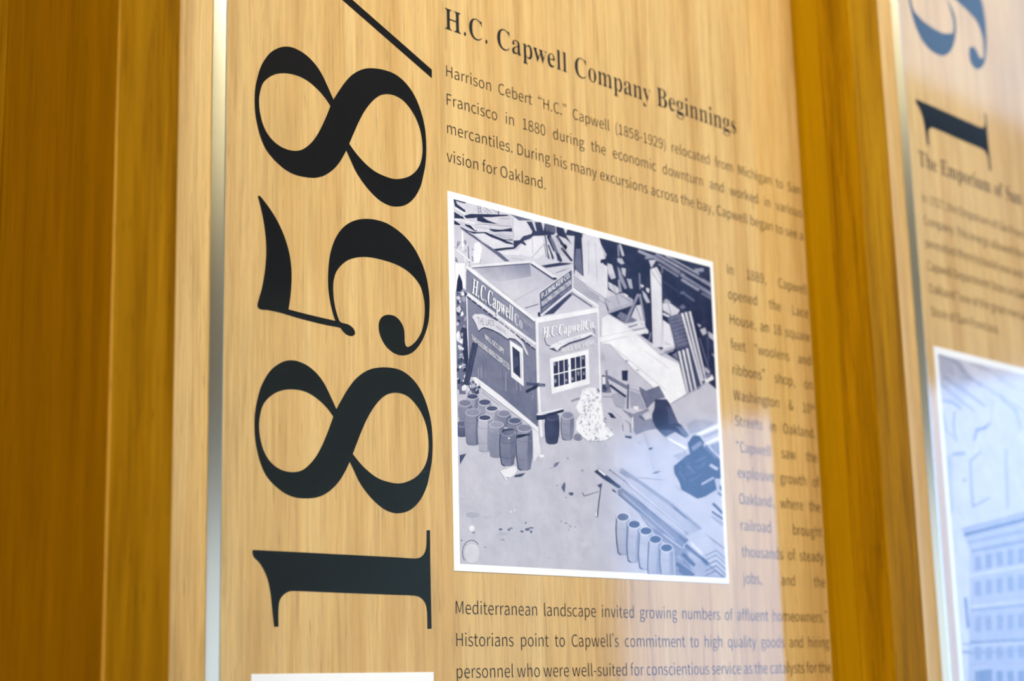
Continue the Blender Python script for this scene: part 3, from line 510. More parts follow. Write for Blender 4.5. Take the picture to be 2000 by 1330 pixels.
SERIF_GLYPHS = r""". 395 196,-15,183,-13,171,-9,160,-2,151,7,143,20,138,36,134,56,132,80,134,104,138,124,143,140,150,152,160,161,170,167,183,171,196,173,210,171,223,167,235,161,245,152,252,140,258,124,262,104,263,80,262,56,258,36,252,20,244,7,234,-2,223,-9,210,-13
B 972 61,6,61,33,74,36,107,42,134,53,157,67,172,86,182,111,188,143,190,180,190,810,189,840,187,866,182,889,176,908,168,924,156,937,140,948,121,956,60,968,60,994,483,994,647,980,759,937,822,868,844,770,831,690,792,627,724,580,578,543,746,501,829,447,877,377,893,289,887,226,869,170,841,122,800,81,747,48,683,25,608,11,521,6;374,547,414,547,471,550,520,559,562,573,596,594,622,622,639,659,648,704,652,758,649,806,642,847,630,881,613,909,588,931,555,947,518,956,475,959,449,958,426,954,406,947,388,936,374,859;487,47,536,51,578,61,615,79,643,104,663,137,676,177,684,225,687,282,683,339,673,388,654,429,627,460,591,484,546,500,494,510,434,513,374,513,374,143,375,119,379,99,387,82,399,69,416,59,437,52,461,48
C 1028 563,-17,495,-13,431,-1,371,20,315,49,264,85,218,128,179,177,145,232,118,293,99,358,87,428,84,501,88,575,99,643,119,708,146,768,180,823,220,871,266,914,318,950,374,979,435,1000,500,1012,569,1016,619,1013,673,1002,733,985,799,960,850,950,885,954,914,968,934,990,939,1016,933,1016,933,683,939,683,918,745,884,803,845,854,800,898,751,934,698,959,642,975,581,980,452,949,360,858,307,707,290,497,309,301,367,159,469,74,609,46,658,49,706,57,752,72,799,93,843,119,886,151,925,187,943,224,946,194,882,104,790,36,684,-4
E 971 57,6,57,31,70,33,104,38,132,47,156,61,173,79,183,104,189,134,191,171,191,810,189,854,183,890,173,919,155,939,132,952,104,962,72,967,61,969,61,994,850,994,850,708,864,708,855,767,833,821,802,864,762,897,713,921,655,938,587,948,508,952,429,946,384,918,375,853,375,534,426,534,475,537,519,547,558,563,589,587,613,617,632,656,647,702,654,752,642,752,642,266,655,266,652,302,645,340,635,373,623,401,607,425,588,445,565,461,539,474,511,483,479,489,445,493,382,494,375,147,377,122,381,101,391,84,405,72,425,64,448,59,475,56,506,54,559,56,609,61,654,68,696,79,735,93,771,112,804,134,833,160,860,191,884,226,907,267,920,308,913,308,862,6
F 888 60,6,60,33,74,37,107,44,135,55,157,70,172,89,182,115,188,146,190,184,190,823,188,860,182,891,171,916,153,934,130,947,103,957,71,964,57,968,57,994,838,994,838,708,850,708,846,747,834,786,820,820,802,850,780,875,754,897,724,915,690,929,651,940,607,947,559,952,504,953,431,949,384,929,374,875,374,537,418,537,467,540,511,550,549,566,581,590,606,620,626,659,640,706,646,755,638,755,638,266,648,266,642,321,627,372,608,413,583,444,550,468,511,484,466,494,415,497,374,497,374,177,387,92,399,76,413,64,431,53,452,46,474,40,500,36,530,34,537,33,537,6
H 1149 60,6,60,33,73,35,106,42,134,52,156,65,172,84,182,109,188,140,190,177,190,832,188,865,182,894,172,917,155,935,133,949,106,958,74,966,61,969,61,994,505,994,505,968,436,954,385,914,374,832,374,544,777,544,777,832,766,914,716,954,646,968,646,994,1088,994,1088,968,1074,965,1042,958,1015,948,993,936,978,918,968,895,962,866,961,832,961,177,962,142,968,113,978,88,993,68,1014,54,1042,43,1075,36,1088,33,1088,6,646,6,646,33,658,35,690,41,718,50,741,63,758,81,769,106,775,138,777,177,777,491,374,491,374,177,376,140,381,109,391,84,407,65,430,52,458,42,491,35,505,33,505,6
S 857 120,-18,120,341,117,341,132,270,158,204,189,150,226,105,269,71,318,46,373,31,432,26,476,29,516,38,551,53,582,74,607,100,624,129,635,161,638,196,630,244,604,287,562,325,507,356,369,424,310,456,261,489,221,523,189,558,166,596,149,636,139,681,135,729,137,772,144,811,155,848,170,881,189,912,211,938,237,962,265,982,297,997,331,1009,367,1015,405,1018,499,1007,613,978,635,973,658,970,685,974,708,984,722,1001,723,1018,719,1018,719,707,728,707,721,743,706,781,687,816,666,849,642,878,616,905,589,927,559,947,527,962,494,973,461,980,426,983,387,980,351,972,318,959,289,941,266,919,250,894,240,866,236,835,239,806,248,780,262,756,282,735,306,715,334,696,367,678,403,660,545,594,587,573,623,551,653,530,680,507,701,484,719,461,733,436,744,411,752,384,758,355,762,325,763,292,760,247,753,205,740,166,722,130,700,97,673,68,642,43,605,22,565,5,522,-6,474,-14,422,-16,352,-11,283,7,223,26,184,33,133,20,117,-18
T 929 228,6,228,33,242,34,276,40,306,50,330,64,348,83,360,108,366,140,368,177,368,957,326,957,268,953,214,941,166,920,125,890,91,853,65,808,48,757,41,704,50,704,50,994,875,994,875,702,885,702,862,810,801,892,709,941,564,958,552,177,554,138,560,106,571,81,589,62,613,49,643,40,679,34,694,33,694,6
a 755 559,-16,518,-10,491,7,474,36,455,87,373,40,322,10,268,-7,209,-13,177,-11,150,-2,127,11,107,29,91,52,80,78,73,107,70,138,76,184,91,224,116,261,154,294,205,324,271,354,350,383,463,413,463,530,461,559,455,585,445,607,429,624,409,638,384,647,356,653,325,655,278,652,240,643,212,626,201,601,226,561,243,507,243,490,239,474,233,460,224,448,213,438,200,431,186,426,170,425,152,427,138,431,127,439,117,450,109,464,103,480,100,498,98,519,100,543,106,566,115,587,128,607,145,626,166,643,189,657,217,670,247,680,281,687,317,692,355,693,426,690,483,679,528,661,561,637,585,605,602,566,613,518,617,461,617,137,623,83,667,69,693,84,690,61,669,29,634,4,597,-11;333,68,395,85,463,136,463,380,347,350,284,308,246,253,233,184,239,135,256,98,288,75
c 645 342,-16,305,-13,270,-5,236,9,205,28,175,53,149,82,126,115,106,152,90,192,78,235,71,281,69,329,72,381,79,429,92,475,111,517,133,556,160,590,190,621,224,647,261,668,299,683,340,692,384,695,431,692,471,683,505,670,534,650,556,627,571,600,580,571,583,538,582,520,579,504,573,489,566,477,558,467,547,460,535,456,520,455,490,461,473,478,461,507,457,550,458,573,460,596,455,623,436,643,407,654,370,658,303,642,254,595,228,518,220,412,224,335,235,269,253,212,279,164,312,127,352,100,398,84,449,78,493,83,536,97,577,121,597,150,589,132,549,69,487,22,418,-7
e 661 337,-16,300,-13,264,-5,231,9,200,28,172,52,147,81,124,115,105,153,89,195,78,242,71,292,69,345,71,395,78,441,90,485,106,525,126,562,149,595,176,624,205,648,238,668,271,682,307,690,345,693,400,688,449,673,491,647,527,611,556,566,578,513,590,451,595,380,595,370,228,370,244,244,282,157,347,104,437,87,488,93,534,112,576,143,596,180,591,158,548,84,486,28,416,-5;229,416,469,416,469,472,467,516,464,553,457,585,448,611,433,631,411,646,384,655,352,658,296,644,256,604,236,538,229,447
f 469 59,6,59,31,102,43,135,74,141,161,141,614,61,614,61,676,141,676,141,776,145,830,157,877,176,918,203,952,238,979,279,999,327,1011,382,1015,423,1012,457,1005,486,992,510,974,529,953,542,930,550,905,552,878,551,856,547,838,542,822,534,810,525,799,516,792,505,788,492,786,478,788,465,791,455,797,447,806,440,817,436,829,433,843,432,858,448,921,454,935,461,951,442,973,418,978,395,980,369,978,346,972,326,961,312,946,299,857,299,676,421,676,421,614,299,614,299,143,300,112,305,87,314,66,328,52,349,42,375,35,404,31,412,30,412,6
g 718 320,-302,255,-300,200,-292,154,-279,118,-262,90,-240,71,-216,61,-191,57,-164,63,-132,79,-105,110,-81,202,-57,123,-26,97,2,83,33,78,67,80,92,86,115,96,137,111,158,132,178,160,198,194,217,276,242,162,285,113,334,85,394,75,466,77,499,83,529,94,558,108,584,127,608,149,630,174,648,203,664,235,677,269,686,306,691,345,693,386,691,425,686,464,676,507,662,670,662,670,595,543,594,588,553,603,519,611,484,614,447,612,416,607,387,598,360,585,335,568,312,549,292,527,274,502,259,475,247,445,238,412,234,377,232,346,233,311,235,289,233,268,229,248,222,231,212,215,200,204,187,197,172,195,156,204,132,230,115,266,105,309,102,385,102,439,101,486,97,527,91,561,83,589,72,612,59,630,43,643,25,653,3,661,-22,666,-49,667,-81,662,-130,647,-173,621,-211,584,-243,536,-269,475,-287,404,-298;345,267,377,270,404,280,427,296,442,318,452,345,459,379,463,418,464,463,463,509,459,548,452,582,442,609,426,630,404,646,376,655,345,658,315,655,287,646,265,630,249,609,238,582,230,548,226,509,225,463,226,418,230,379,238,345,249,317,264,295,287,280,314,270;353,-261,456,-254,534,-233,587,-197,605,-145,602,-125,593,-109,579,-95,560,-85,537,-78,512,-73,483,-70,450,-69,203,-69,171,-89,151,-110,139,-134,135,-159,139,-180,151,-199,170,-216,195,-232,225,-245,262,-254,304,-259
h 836 66,6,66,30,64,31,85,36,103,43,119,52,130,65,136,81,140,100,141,122,141,877,124,945,107,957,88,964,67,969,67,971,67,994,299,994,306,574,386,631,431,665,480,686,533,693,607,679,657,636,689,566,700,464,700,122,717,54,734,43,753,36,774,31,772,30,772,6,470,6,470,30,493,35,522,53,538,83,542,122,542,476,541,505,539,530,534,551,526,569,514,584,494,594,471,600,445,602,404,597,366,581,332,555,299,518,299,122,315,54,332,43,350,36,371,31,369,30,369,6
i 435 221,801,203,803,188,809,174,818,161,831,150,847,143,865,138,884,137,906,138,927,143,947,150,965,161,981,174,995,188,1004,203,1010,221,1012,239,1010,255,1004,269,995,282,981,292,965,300,947,304,927,306,906,304,884,300,865,292,847,281,831,268,818,254,809,238,803;66,6,66,30,65,32,86,36,104,43,119,52,130,64,137,80,140,99,141,122,141,554,126,629,92,645,69,649,71,650,71,676,300,676,300,122,316,54,348,37,371,32,369,30,369,6
l 438 66,6,66,30,65,32,86,36,104,43,119,52,130,64,137,80,140,99,141,122,141,874,128,945,112,956,92,964,70,969,70,970,70,994,300,994,300,122,316,54,348,37,371,32,369,30,369,6
m 1217 66,6,66,30,64,31,85,36,103,43,119,52,130,65,136,81,140,100,141,122,141,557,124,626,107,637,88,645,66,650,67,652,67,676,296,676,304,570,384,628,427,664,472,686,521,693,582,686,626,663,658,625,696,562,767,624,813,663,863,686,917,693,989,679,1038,637,1069,566,1080,464,1080,122,1097,54,1113,43,1132,36,1153,31,1151,30,1151,6,855,6,855,30,853,31,873,36,892,43,909,55,926,122,926,476,925,505,922,530,917,551,910,569,897,584,878,594,854,600,828,602,790,597,753,582,720,558,686,523,686,122,703,55,719,44,737,36,758,31,756,30,756,6,464,6,464,30,462,31,482,36,501,43,518,55,535,122,535,476,534,504,531,529,527,550,519,568,506,583,487,594,464,600,437,602,397,597,360,581,327,555,296,518,296,122,311,55,327,45,345,37,365,32,363,30,363,6
n 836 66,6,66,30,64,31,85,36,103,43,119,52,130,65,136,81,140,100,141,122,141,557,124,626,107,637,88,645,66,650,67,652,67,676,299,676,306,576,386,632,430,666,479,686,533,693,607,679,657,636,689,566,700,464,700,122,717,54,734,43,753,36,774,31,772,30,772,6,470,6,470,30,493,35,522,53,538,83,542,122,542,476,541,505,539,530,534,551,526,569,514,584,494,594,471,600,445,602,404,597,366,581,332,555,299,518,299,122,315,54,332,43,350,36,371,31,369,30,369,6
o 739 370,-16,326,-13,285,-5,248,10,212,30,180,55,152,85,127,119,106,157,89,198,77,242,70,289,67,338,70,388,77,436,89,480,106,522,127,560,152,593,180,623,212,648,247,667,285,682,326,690,369,693,412,690,452,682,490,668,525,648,557,624,585,595,610,561,631,524,648,482,660,438,668,389,670,338,668,287,660,239,648,195,631,153,610,115,585,82,557,53,525,29,491,9,454,-5,413,-13;370,19,406,23,438,35,464,55,483,83,503,178,508,338,507,427,502,500,493,557,480,597,461,625,436,646,406,658,370,663,333,658,301,646,275,625,258,597,245,556,237,500,232,427,231,339,237,179,257,83,277,55,302,35,334,23
p 816 64,-299,64,-276,105,-263,136,-223,141,-140,141,534,140,565,138,591,132,611,124,625,109,636,91,644,70,650,69,653,69,676,288,676,299,565,371,627,410,665,454,687,507,695,540,692,571,684,600,670,627,650,652,626,675,597,694,565,711,528,725,488,735,445,741,399,742,351,740,299,734,250,724,204,710,161,693,121,673,87,650,56,623,31,595,10,565,-4,533,-13,499,-16,454,-10,414,6,378,35,306,82,299,-127,308,-219,352,-264,408,-275,408,-299;429,56,468,60,502,74,529,96,549,127,563,168,573,217,579,274,581,339,579,403,574,458,566,506,554,546,536,577,510,599,476,612,436,617,395,611,358,592,327,561,299,518,299,149,322,108,351,79,387,62
r 631 66,6,66,30,65,32,86,36,104,43,119,52,130,64,137,80,140,99,141,122,141,553,140,579,137,601,132,617,121,630,91,645,68,649,71,650,71,676,294,676,306,541,362,583,382,612,403,636,426,657,449,673,471,684,492,691,512,693,537,691,557,685,574,676,586,663,596,647,603,629,608,608,610,584,608,565,605,547,599,532,592,519,582,508,572,500,559,496,547,494,503,512,472,553,419,577,391,574,369,566,351,552,334,534,319,511,309,485,303,455,301,422,301,122,303,99,308,79,318,63,332,51,352,42,375,36,401,32,408,30,408,6
s 633 332,-16,304,-14,273,-8,238,3,198,19,161,25,136,22,115,14,98,1,96,-13,104,-13,104,225,97,225,104,186,122,146,145,111,172,81,203,57,236,40,271,30,308,26,338,28,365,33,389,42,409,54,426,69,439,86,446,106,448,128,442,160,423,188,393,214,355,235,247,290,212,310,183,330,159,352,140,375,126,400,115,426,109,454,107,484,111,527,121,567,137,602,161,634,190,661,224,680,264,691,309,695,360,688,431,670,448,666,468,664,490,666,519,683,521,695,509,695,509,493,520,493,512,527,495,560,474,589,449,613,421,632,392,646,361,654,328,657,302,655,278,651,256,643,238,632,223,619,212,604,206,587,204,569,206,551,212,535,221,520,235,506,309,460,408,411,442,392,470,372,492,351,509,329,522,305,531,277,537,244,539,208,535,159,524,115,507,77,483,44,452,18,417,-1,377,-12
u 823 288,-16,245,-13,211,-2,184,16,164,41,148,73,136,113,129,159,126,213,126,545,111,623,94,636,74,644,52,650,51,652,51,676,285,676,285,162,287,143,291,126,300,110,312,97,327,86,346,78,366,74,389,72,427,77,463,89,495,111,527,142,527,544,526,571,523,593,517,612,506,626,490,637,469,645,444,650,442,652,442,676,685,676,685,153,686,130,690,110,697,94,708,82,724,72,743,66,764,61,765,60,765,34,725,31,653,22,577,6,527,-14,519,100,463,68,443,47,421,28,396,13,371,0,344,-9,316,-14
w 954 286,-16,61,584,32,629,2,648,2,676,278,676,278,649,243,640,224,607,228,582,238,553,365,267,491,516,465,587,435,638,395,652,395,676,683,676,683,650,676,647,650,639,629,625,623,607,625,590,628,574,736,298,864,560,877,606,852,639,808,652,808,676,952,676,952,651,914,629,880,569,651,-16,653,-16,492,444,289,-16
y 659 116,-302,93,-300,73,-294,55,-284,40,-270,27,-253,19,-233,13,-210,11,-184,13,-167,16,-150,22,-135,30,-121,40,-108,50,-100,63,-95,79,-93,92,-94,104,-98,114,-104,122,-113,129,-124,134,-136,137,-150,138,-167,136,-194,181,-223,213,-219,234,-208,253,-190,273,-165,308,-99,336,-10,103,553,76,607,50,636,17,649,18,676,330,676,330,650,281,641,255,604,259,584,268,561,407,249,531,528,544,570,549,603,520,641,471,650,471,676,632,676,632,650,637,649,617,643,600,633,586,620,545,535,331,-51,313,-99,295,-141,278,-177,262,-207,246,-232,229,-253,213,-269,197,-282,180,-291,160,-297,139,-301"""



def load_glyphs(src, space):
    out = {' ': (space, [], [])}
    for line in src.split('\n'):
        ch, a, cs = line[0], *line[2:].split(' ')
        loops = []
        for c in cs.split(';'):
            v = [int(t) for t in c.split(',')]
            loops.append([Vector((v[i] / 1000, v[i + 1] / 1000, 0)) for i in range(0, len(v), 2)])
        adv_ = int(a) / 1000
        if ch in '“”‘’':                     # quotes: tight sidebearings
            lo = min(p.x for l in loops for p in l)
            hi = max(p.x for l in loops for p in l)
            for l in loops:
                for p in l:
                    p.x += 0.07 - lo
            adv_ = hi - lo + 0.14
        out[ch] = (adv_, loops, None)
    return out


def inside(p, poly):
    c = False
    n = len(poly)
    for i in range(n):
        a, b = poly[i], poly[(i + 1) % n]
        if (a.y > p.y) != (b.y > p.y) and p.x < (b.x - a.x) * (p.y - a.y) / (b.y - a.y) + a.x:
            c = not c
    return c


def fill(loops):
    """loops (Vectors) -> verts, triangles; loops inside another loop are its holes"""
    outer, holes = [], []
    for i, l in enumerate(loops):
        d = sum(inside(l[0], o) for j, o in enumerate(loops) if j != i)
        (holes if d % 2 else outer).append(l)
    V, F = [], []
    for o in outer:
        hs = [h for h in holes if inside(h[0], o)]
        pts = list(o) + [p for h in hs for p in h]
        for t in tessellate_polygon([o] + hs):
            F.append(tuple(i + len(V) for i in t))
        V += pts
    return V, F


_cache = {}


def glyph(font, ch):
    k = (id(font), ch)
    if k not in _cache:
        a, loops, _ = font[ch]
        _cache[k] = (a, *(fill(loops) if loops else ([], [])))
    return _cache[k]


SANS = load_glyphs(SANS_GLYPHS, 0.3088)
SERIF = load_glyphs(SERIF_GLYPHS, 0.46)


def width(font, s):
    return sum(font[c][0] for c in s)


def set_line(font, s, cap, x0, x1=None, xs=1.0):
    """2-D verts and faces of one line; x1 justifies by widening the word spaces"""
    extra = 0.0
    if x1 is not None and s.count(' '):
        extra = (x1 - x0 - width(font, s) * cap * xs) / s.count(' ')
    V, F, x = [], [], x0
    for ch in s:
        a, gv, gf = glyph(font, ch)
        F += [tuple(i + len(V) for i in t) for t in gf]
        V += [(x + p.x * cap * xs, p.y * cap) for p in gv]
        x += a * cap * xs + (extra if ch == ' ' else 0)
    return V, F


def flat(name, V2, F, y, mat, parent, base):
    """flat print: plan x / plan z on the plane y (metres), relative to the parent at base"""
    v = [((x - base[0]) * S, y, (z - base[1]) * S) for x, z in V2]
    # faces must look out of the wall (towards -y)
    ff = []
    for t in F:
        a, b, c = (v[i] for i in t[:3])
        n = (b[2] - a[2]) * (c[0] - a[0]) - (b[0] - a[0]) * (c[2] - a[2])
        ff.append(tuple(t) if n < 0 else tuple(reversed(t)))
    return mesh_obj(name, v, ff, mat, parent)


def smooth_loop(pts, corners, k=6):
    """closed Catmull-Rom through pts; indices in corners stay sharp"""
    n, out = len(pts), []
    for i in range(n):
        p0, p1, p2, p3 = pts[i - 1], pts[i], pts[(i + 1) % n], pts[(i + 2) % n]
        def tan(a, b, c, idx):
            if idx % n in corners:
                return None
            return ((c[0] - a[0]) / 2, (c[1] - a[1]) / 2)
        t1, t2 = tan(p0, p1, p2, i), tan(p1, p2, p3, i + 1)
        d = (p2[0] - p1[0], p2[1] - p1[1])
        if t1 is None and t2 is None:
            out.append(p1)
            continue
        L_ = math.hypot(*d)
        def lim(t):
            q = math.hypot(*t) or 1
            s = min(1.0, 1.3 * L_ / q)
            return (t[0] * s, t[1] * s)
        t1 = d if t1 is None else lim(t1)
        t2 = d if t2 is None else lim(t2)
        for j in range(k):
            t = j / k
            h = (2 * t**3 - 3 * t * t + 1, t**3 - 2 * t * t + t, -2 * t**3 + 3 * t * t, t**3 - t * t)
            out.append(tuple(h[0] * p1[c] + h[1] * t1[c] + h[2] * p2[c] + h[3] * t2[c] for c in (0, 1)))
    return out


def shape(ox, oy, sc_, loops, dx=0.0, dz=0.0):
    """loops of picture measurements -> filled plan-unit verts"""
    L3 = []
    for pts, corners in loops:
        q = [on_wall(ox + x / sc_, oy + y / sc_) for x, y in pts]
        q = smooth_loop(q, {c % len(pts) for c in corners})
        L3.append([Vector((x + dx, z + dz, 0)) for x, z in q])
    V, F = fill(L3)
    return [(p.x, p.y) for p in V], F


EIGHT = (440, 680, 3.911, [
    ([(848, 465), (800, 360), (755, 270), (700, 195), (630, 135), (560, 102), (495, 92), (430, 108), (360, 155), (310, 220), (270, 300), (245, 390), (228, 480), (222, 580), (228, 690), (245, 790), (270, 880), (305, 960), (350, 1020), (410, 1075), (470, 1115), (540, 1140), (620, 1146), (700, 1138), (770, 1108), (830, 1060), (880, 1000), (920, 930), (950, 866), (985, 940), (1020, 1015), (1070, 1090), (1130, 1160), (1200, 1220), (1260, 1250), (1320, 1260), (1390, 1245), (1450, 1205), (1500, 1140), (1540, 1050), (1560, 960), (1576, 870), (1583, 760), (1580, 650), (1570, 560), (1550, 470), (1520, 380), (1480, 300), (1430, 235), (1370, 185), (1310, 158), (1240, 147), (1175, 148), (1110, 160), (1050, 190), (990, 240), (940, 305), (895, 380)], (0, 28)),
    ([(825, 522), (780, 460), (720, 400), (650, 350), (580, 322), (500, 313), (430, 322), (370, 348), (320, 390), (285, 440), (266, 510), (258, 580), (264, 670), (285, 760), (320, 835), (370, 893), (430, 930), (490, 945), (540, 945), (590, 930), (640, 890), (690, 830), (735, 750), (780, 645)], (0,)),
    ([(973, 808), (1010, 710), (1050, 610), (1095, 515), (1150, 430), (1210, 368), (1270, 342), (1330, 342), (1390, 365), (1440, 410), (1490, 480), (1525, 560), (1545, 640), (1553, 730), (1550, 800), (1535, 870), (1505, 930), (1460, 980), (1400, 1015), (1330, 1033), (1260, 1025), (1180, 1000), (1110, 955), (1040, 890)], (0,))])
FIVE = (440, 340, 3.5, [
    ([(222, 150), (236, 150), (262, 180), (310, 245), (350, 310), (385, 380), (415, 460), (437, 540), (449, 620), (453, 700), (450, 780), (443, 850), (432, 925), (500, 943), (580, 963), (660, 982), (752, 1003), (735, 950), (718, 880), (706, 800), (702, 720), (705, 640), (714, 560), (732, 490), (760, 425), (800, 370), (850, 332), (905, 312), (965, 306), (1030, 313), (1100, 335), (1170, 378), (1235, 435), (1290, 505), (1335, 590), (1365, 670), (1385, 760), (1395, 850), (1395, 930), (1388, 1010), (1368, 1085), (1335, 1155), (1290, 1210), (1240, 1235), (1195, 1237), (1140, 1215), (1090, 1165), (1058, 1100), (1048, 1040), (1058, 993), (1085, 968), (1120, 962), (1160, 972), (1195, 1005), (1218, 1050), (1225, 1100), (1226, 1150), (1242, 1181), (1275, 1168), (1315, 1125), (1345, 1065), (1360, 990), (1363, 905), (1355, 840), (1335, 770), (1295, 710), (1240, 658), (1170, 618), (1090, 590), (1010, 571), (940, 565), (880, 573), (830, 592), (785, 630), (755, 675), (740, 730), (737, 790), (742, 860), (755, 930), (778, 1000), (800, 1017), (840, 1028), (870, 1050), (886, 1078), (880, 1100), (855, 1106), (825, 1095), (800, 1070), (785, 1050), (700, 1033), (600, 1010), (480, 978), (380, 948), (290, 928), (240, 924), (220, 900), (230, 850), (250, 780), (265, 700), (275, 620), (280, 540), (278, 460), (270, 380), (258, 300), (240, 220)], (0, 12, 16, 78, 86, 93))])
ONE = (470, 1000, 4.03, [
    ([(95, 298), (400, 313), (800, 334), (1200, 355), (1375, 365), (1420, 352), (1448, 318), (1461, 265), (1463, 143), (1490, 143), (1492, 350), (1496, 600), (1502, 917), (1470, 917), (1466, 780), (1453, 720), (1420, 677), (1370, 657), (1200, 650), (800, 635), (410, 620), (365, 631), (325, 665), (303, 710), (297, 780), (297, 902), (263, 902), (250, 780), (235, 640), (215, 540), (185, 460), (145, 395), (105, 355), (93, 320)], (0, 8, 9, 12, 13, 25, 26))])
NINE = (1650, 0, 4.031, [
    ([(868, 300), (845, 380), (800, 430), (752, 436), (680, 400), (610, 318), (560, 215), (522, 90), (497, -40), (490, -180), (515, -320), (575, -400), (680, -420), (830, -350), (970, -210), (1060, -40), (1100, 120), (1114, 300), (1112, 420), (1100, 490), (1078, 528), (1047, 545), (1012, 525), (985, 470), (978, 400), (990, 368), (1020, 375), (1045, 415), (1060, 450), (1082, 462), (1092, 440), (1092, 370), (1085, 300), (1050, 190), (1000, 120), (940, 60), (860, -10), (790, -30), (830, 40), (860, 110), (876, 200)], (29, 37)),
    ([(850, 262), (795, 265), (745, 250), (640, 185), (565, 112), (530, 50), (515, -60), (530, -150), (580, -190), (660, -180), (760, -90), (815, 30), (848, 140), (856, 210)], (0,))])


def picture_mesh(name, patches, rect, base, parent, y0=-0.00022, step=2.5e-6):
    """patches: (loops of plan verts, tone) painted one above the other, clipped to rect"""
    X0_, X1_, Z0_, Z1_ = rect

    def clip(poly):
        for ax, lim, sg in ((0, X0_, 1), (0, X1_, -1), (1, Z0_, 1), (1, Z1_, -1)):
            out = []
            for i in range(len(poly)):
                a, b = poly[i - 1], poly[i]
                ia, ib = sg * (a[ax] - lim) >= 0, sg * (b[ax] - lim) >= 0
                if ia != ib:
                    t = (lim - a[ax]) / (b[ax] - a[ax])
                    out.append((a[0] + t * (b[0] - a[0]), a[1] + t * (b[1] - a[1])))
                if ib:
                    out.append(b)
            poly = out
            if len(poly) < 3:
                return []
        return poly
    V, F, T = [], [], []
    laid = []                                # (bounds, layer): a patch lies just above whatever it overlaps
    for polys, tone in patches:
        xs_ = [p[0] for q in polys for p in q]
        zs_ = [p[1] for q in polys for p in q]
        bb = (min(xs_), max(xs_), min(zs_), max(zs_))
        lay = 1 + max([l for b_, l in laid if b_[0] < bb[1] and b_[1] > bb[0] and b_[2] < bb[3] and b_[3] > bb[2]], default=-1)
        laid.append((bb, lay))
        y = y0 - lay * step
        for poly in polys:
            q = clip(poly)
            if len(q) < 3:
                continue
            if isinstance(tone, tuple):
                zs = [p[1] for p in q]
                lo, hi = min(zs), max(zs)
                tv = [tone[1] + (tone[0] - tone[1]) * (p[1] - lo) / max(1e-6, hi - lo) for p in q]
            else:
                tv = [tone] * len(q)
            tri = tessellate_polygon([[Vector((p[0], p[1], 0)) for p in q]]) if len(q) > 3 else [(0, 1, 2)]
            for t in tri:
                a, b, c = (q[i] for i in t)
                n = (b[1] - a[1]) * (c[0] - a[0]) - (b[0] - a[0]) * (c[1] - a[1])
                F.append(tuple(i + len(V) for i in (t if n < 0 else tuple(reversed(t)))))
            V += [((p[0] - base[0]) * S, y, (p[1] - base[1]) * S) for p in q]
            T += tv
    o = mesh_obj(name, V, F, M_PIC, parent)
    at = o.data.attributes.new('tone', 'FLOAT', 'POINT')
    at.data.foreach_set('value', T)
    return o


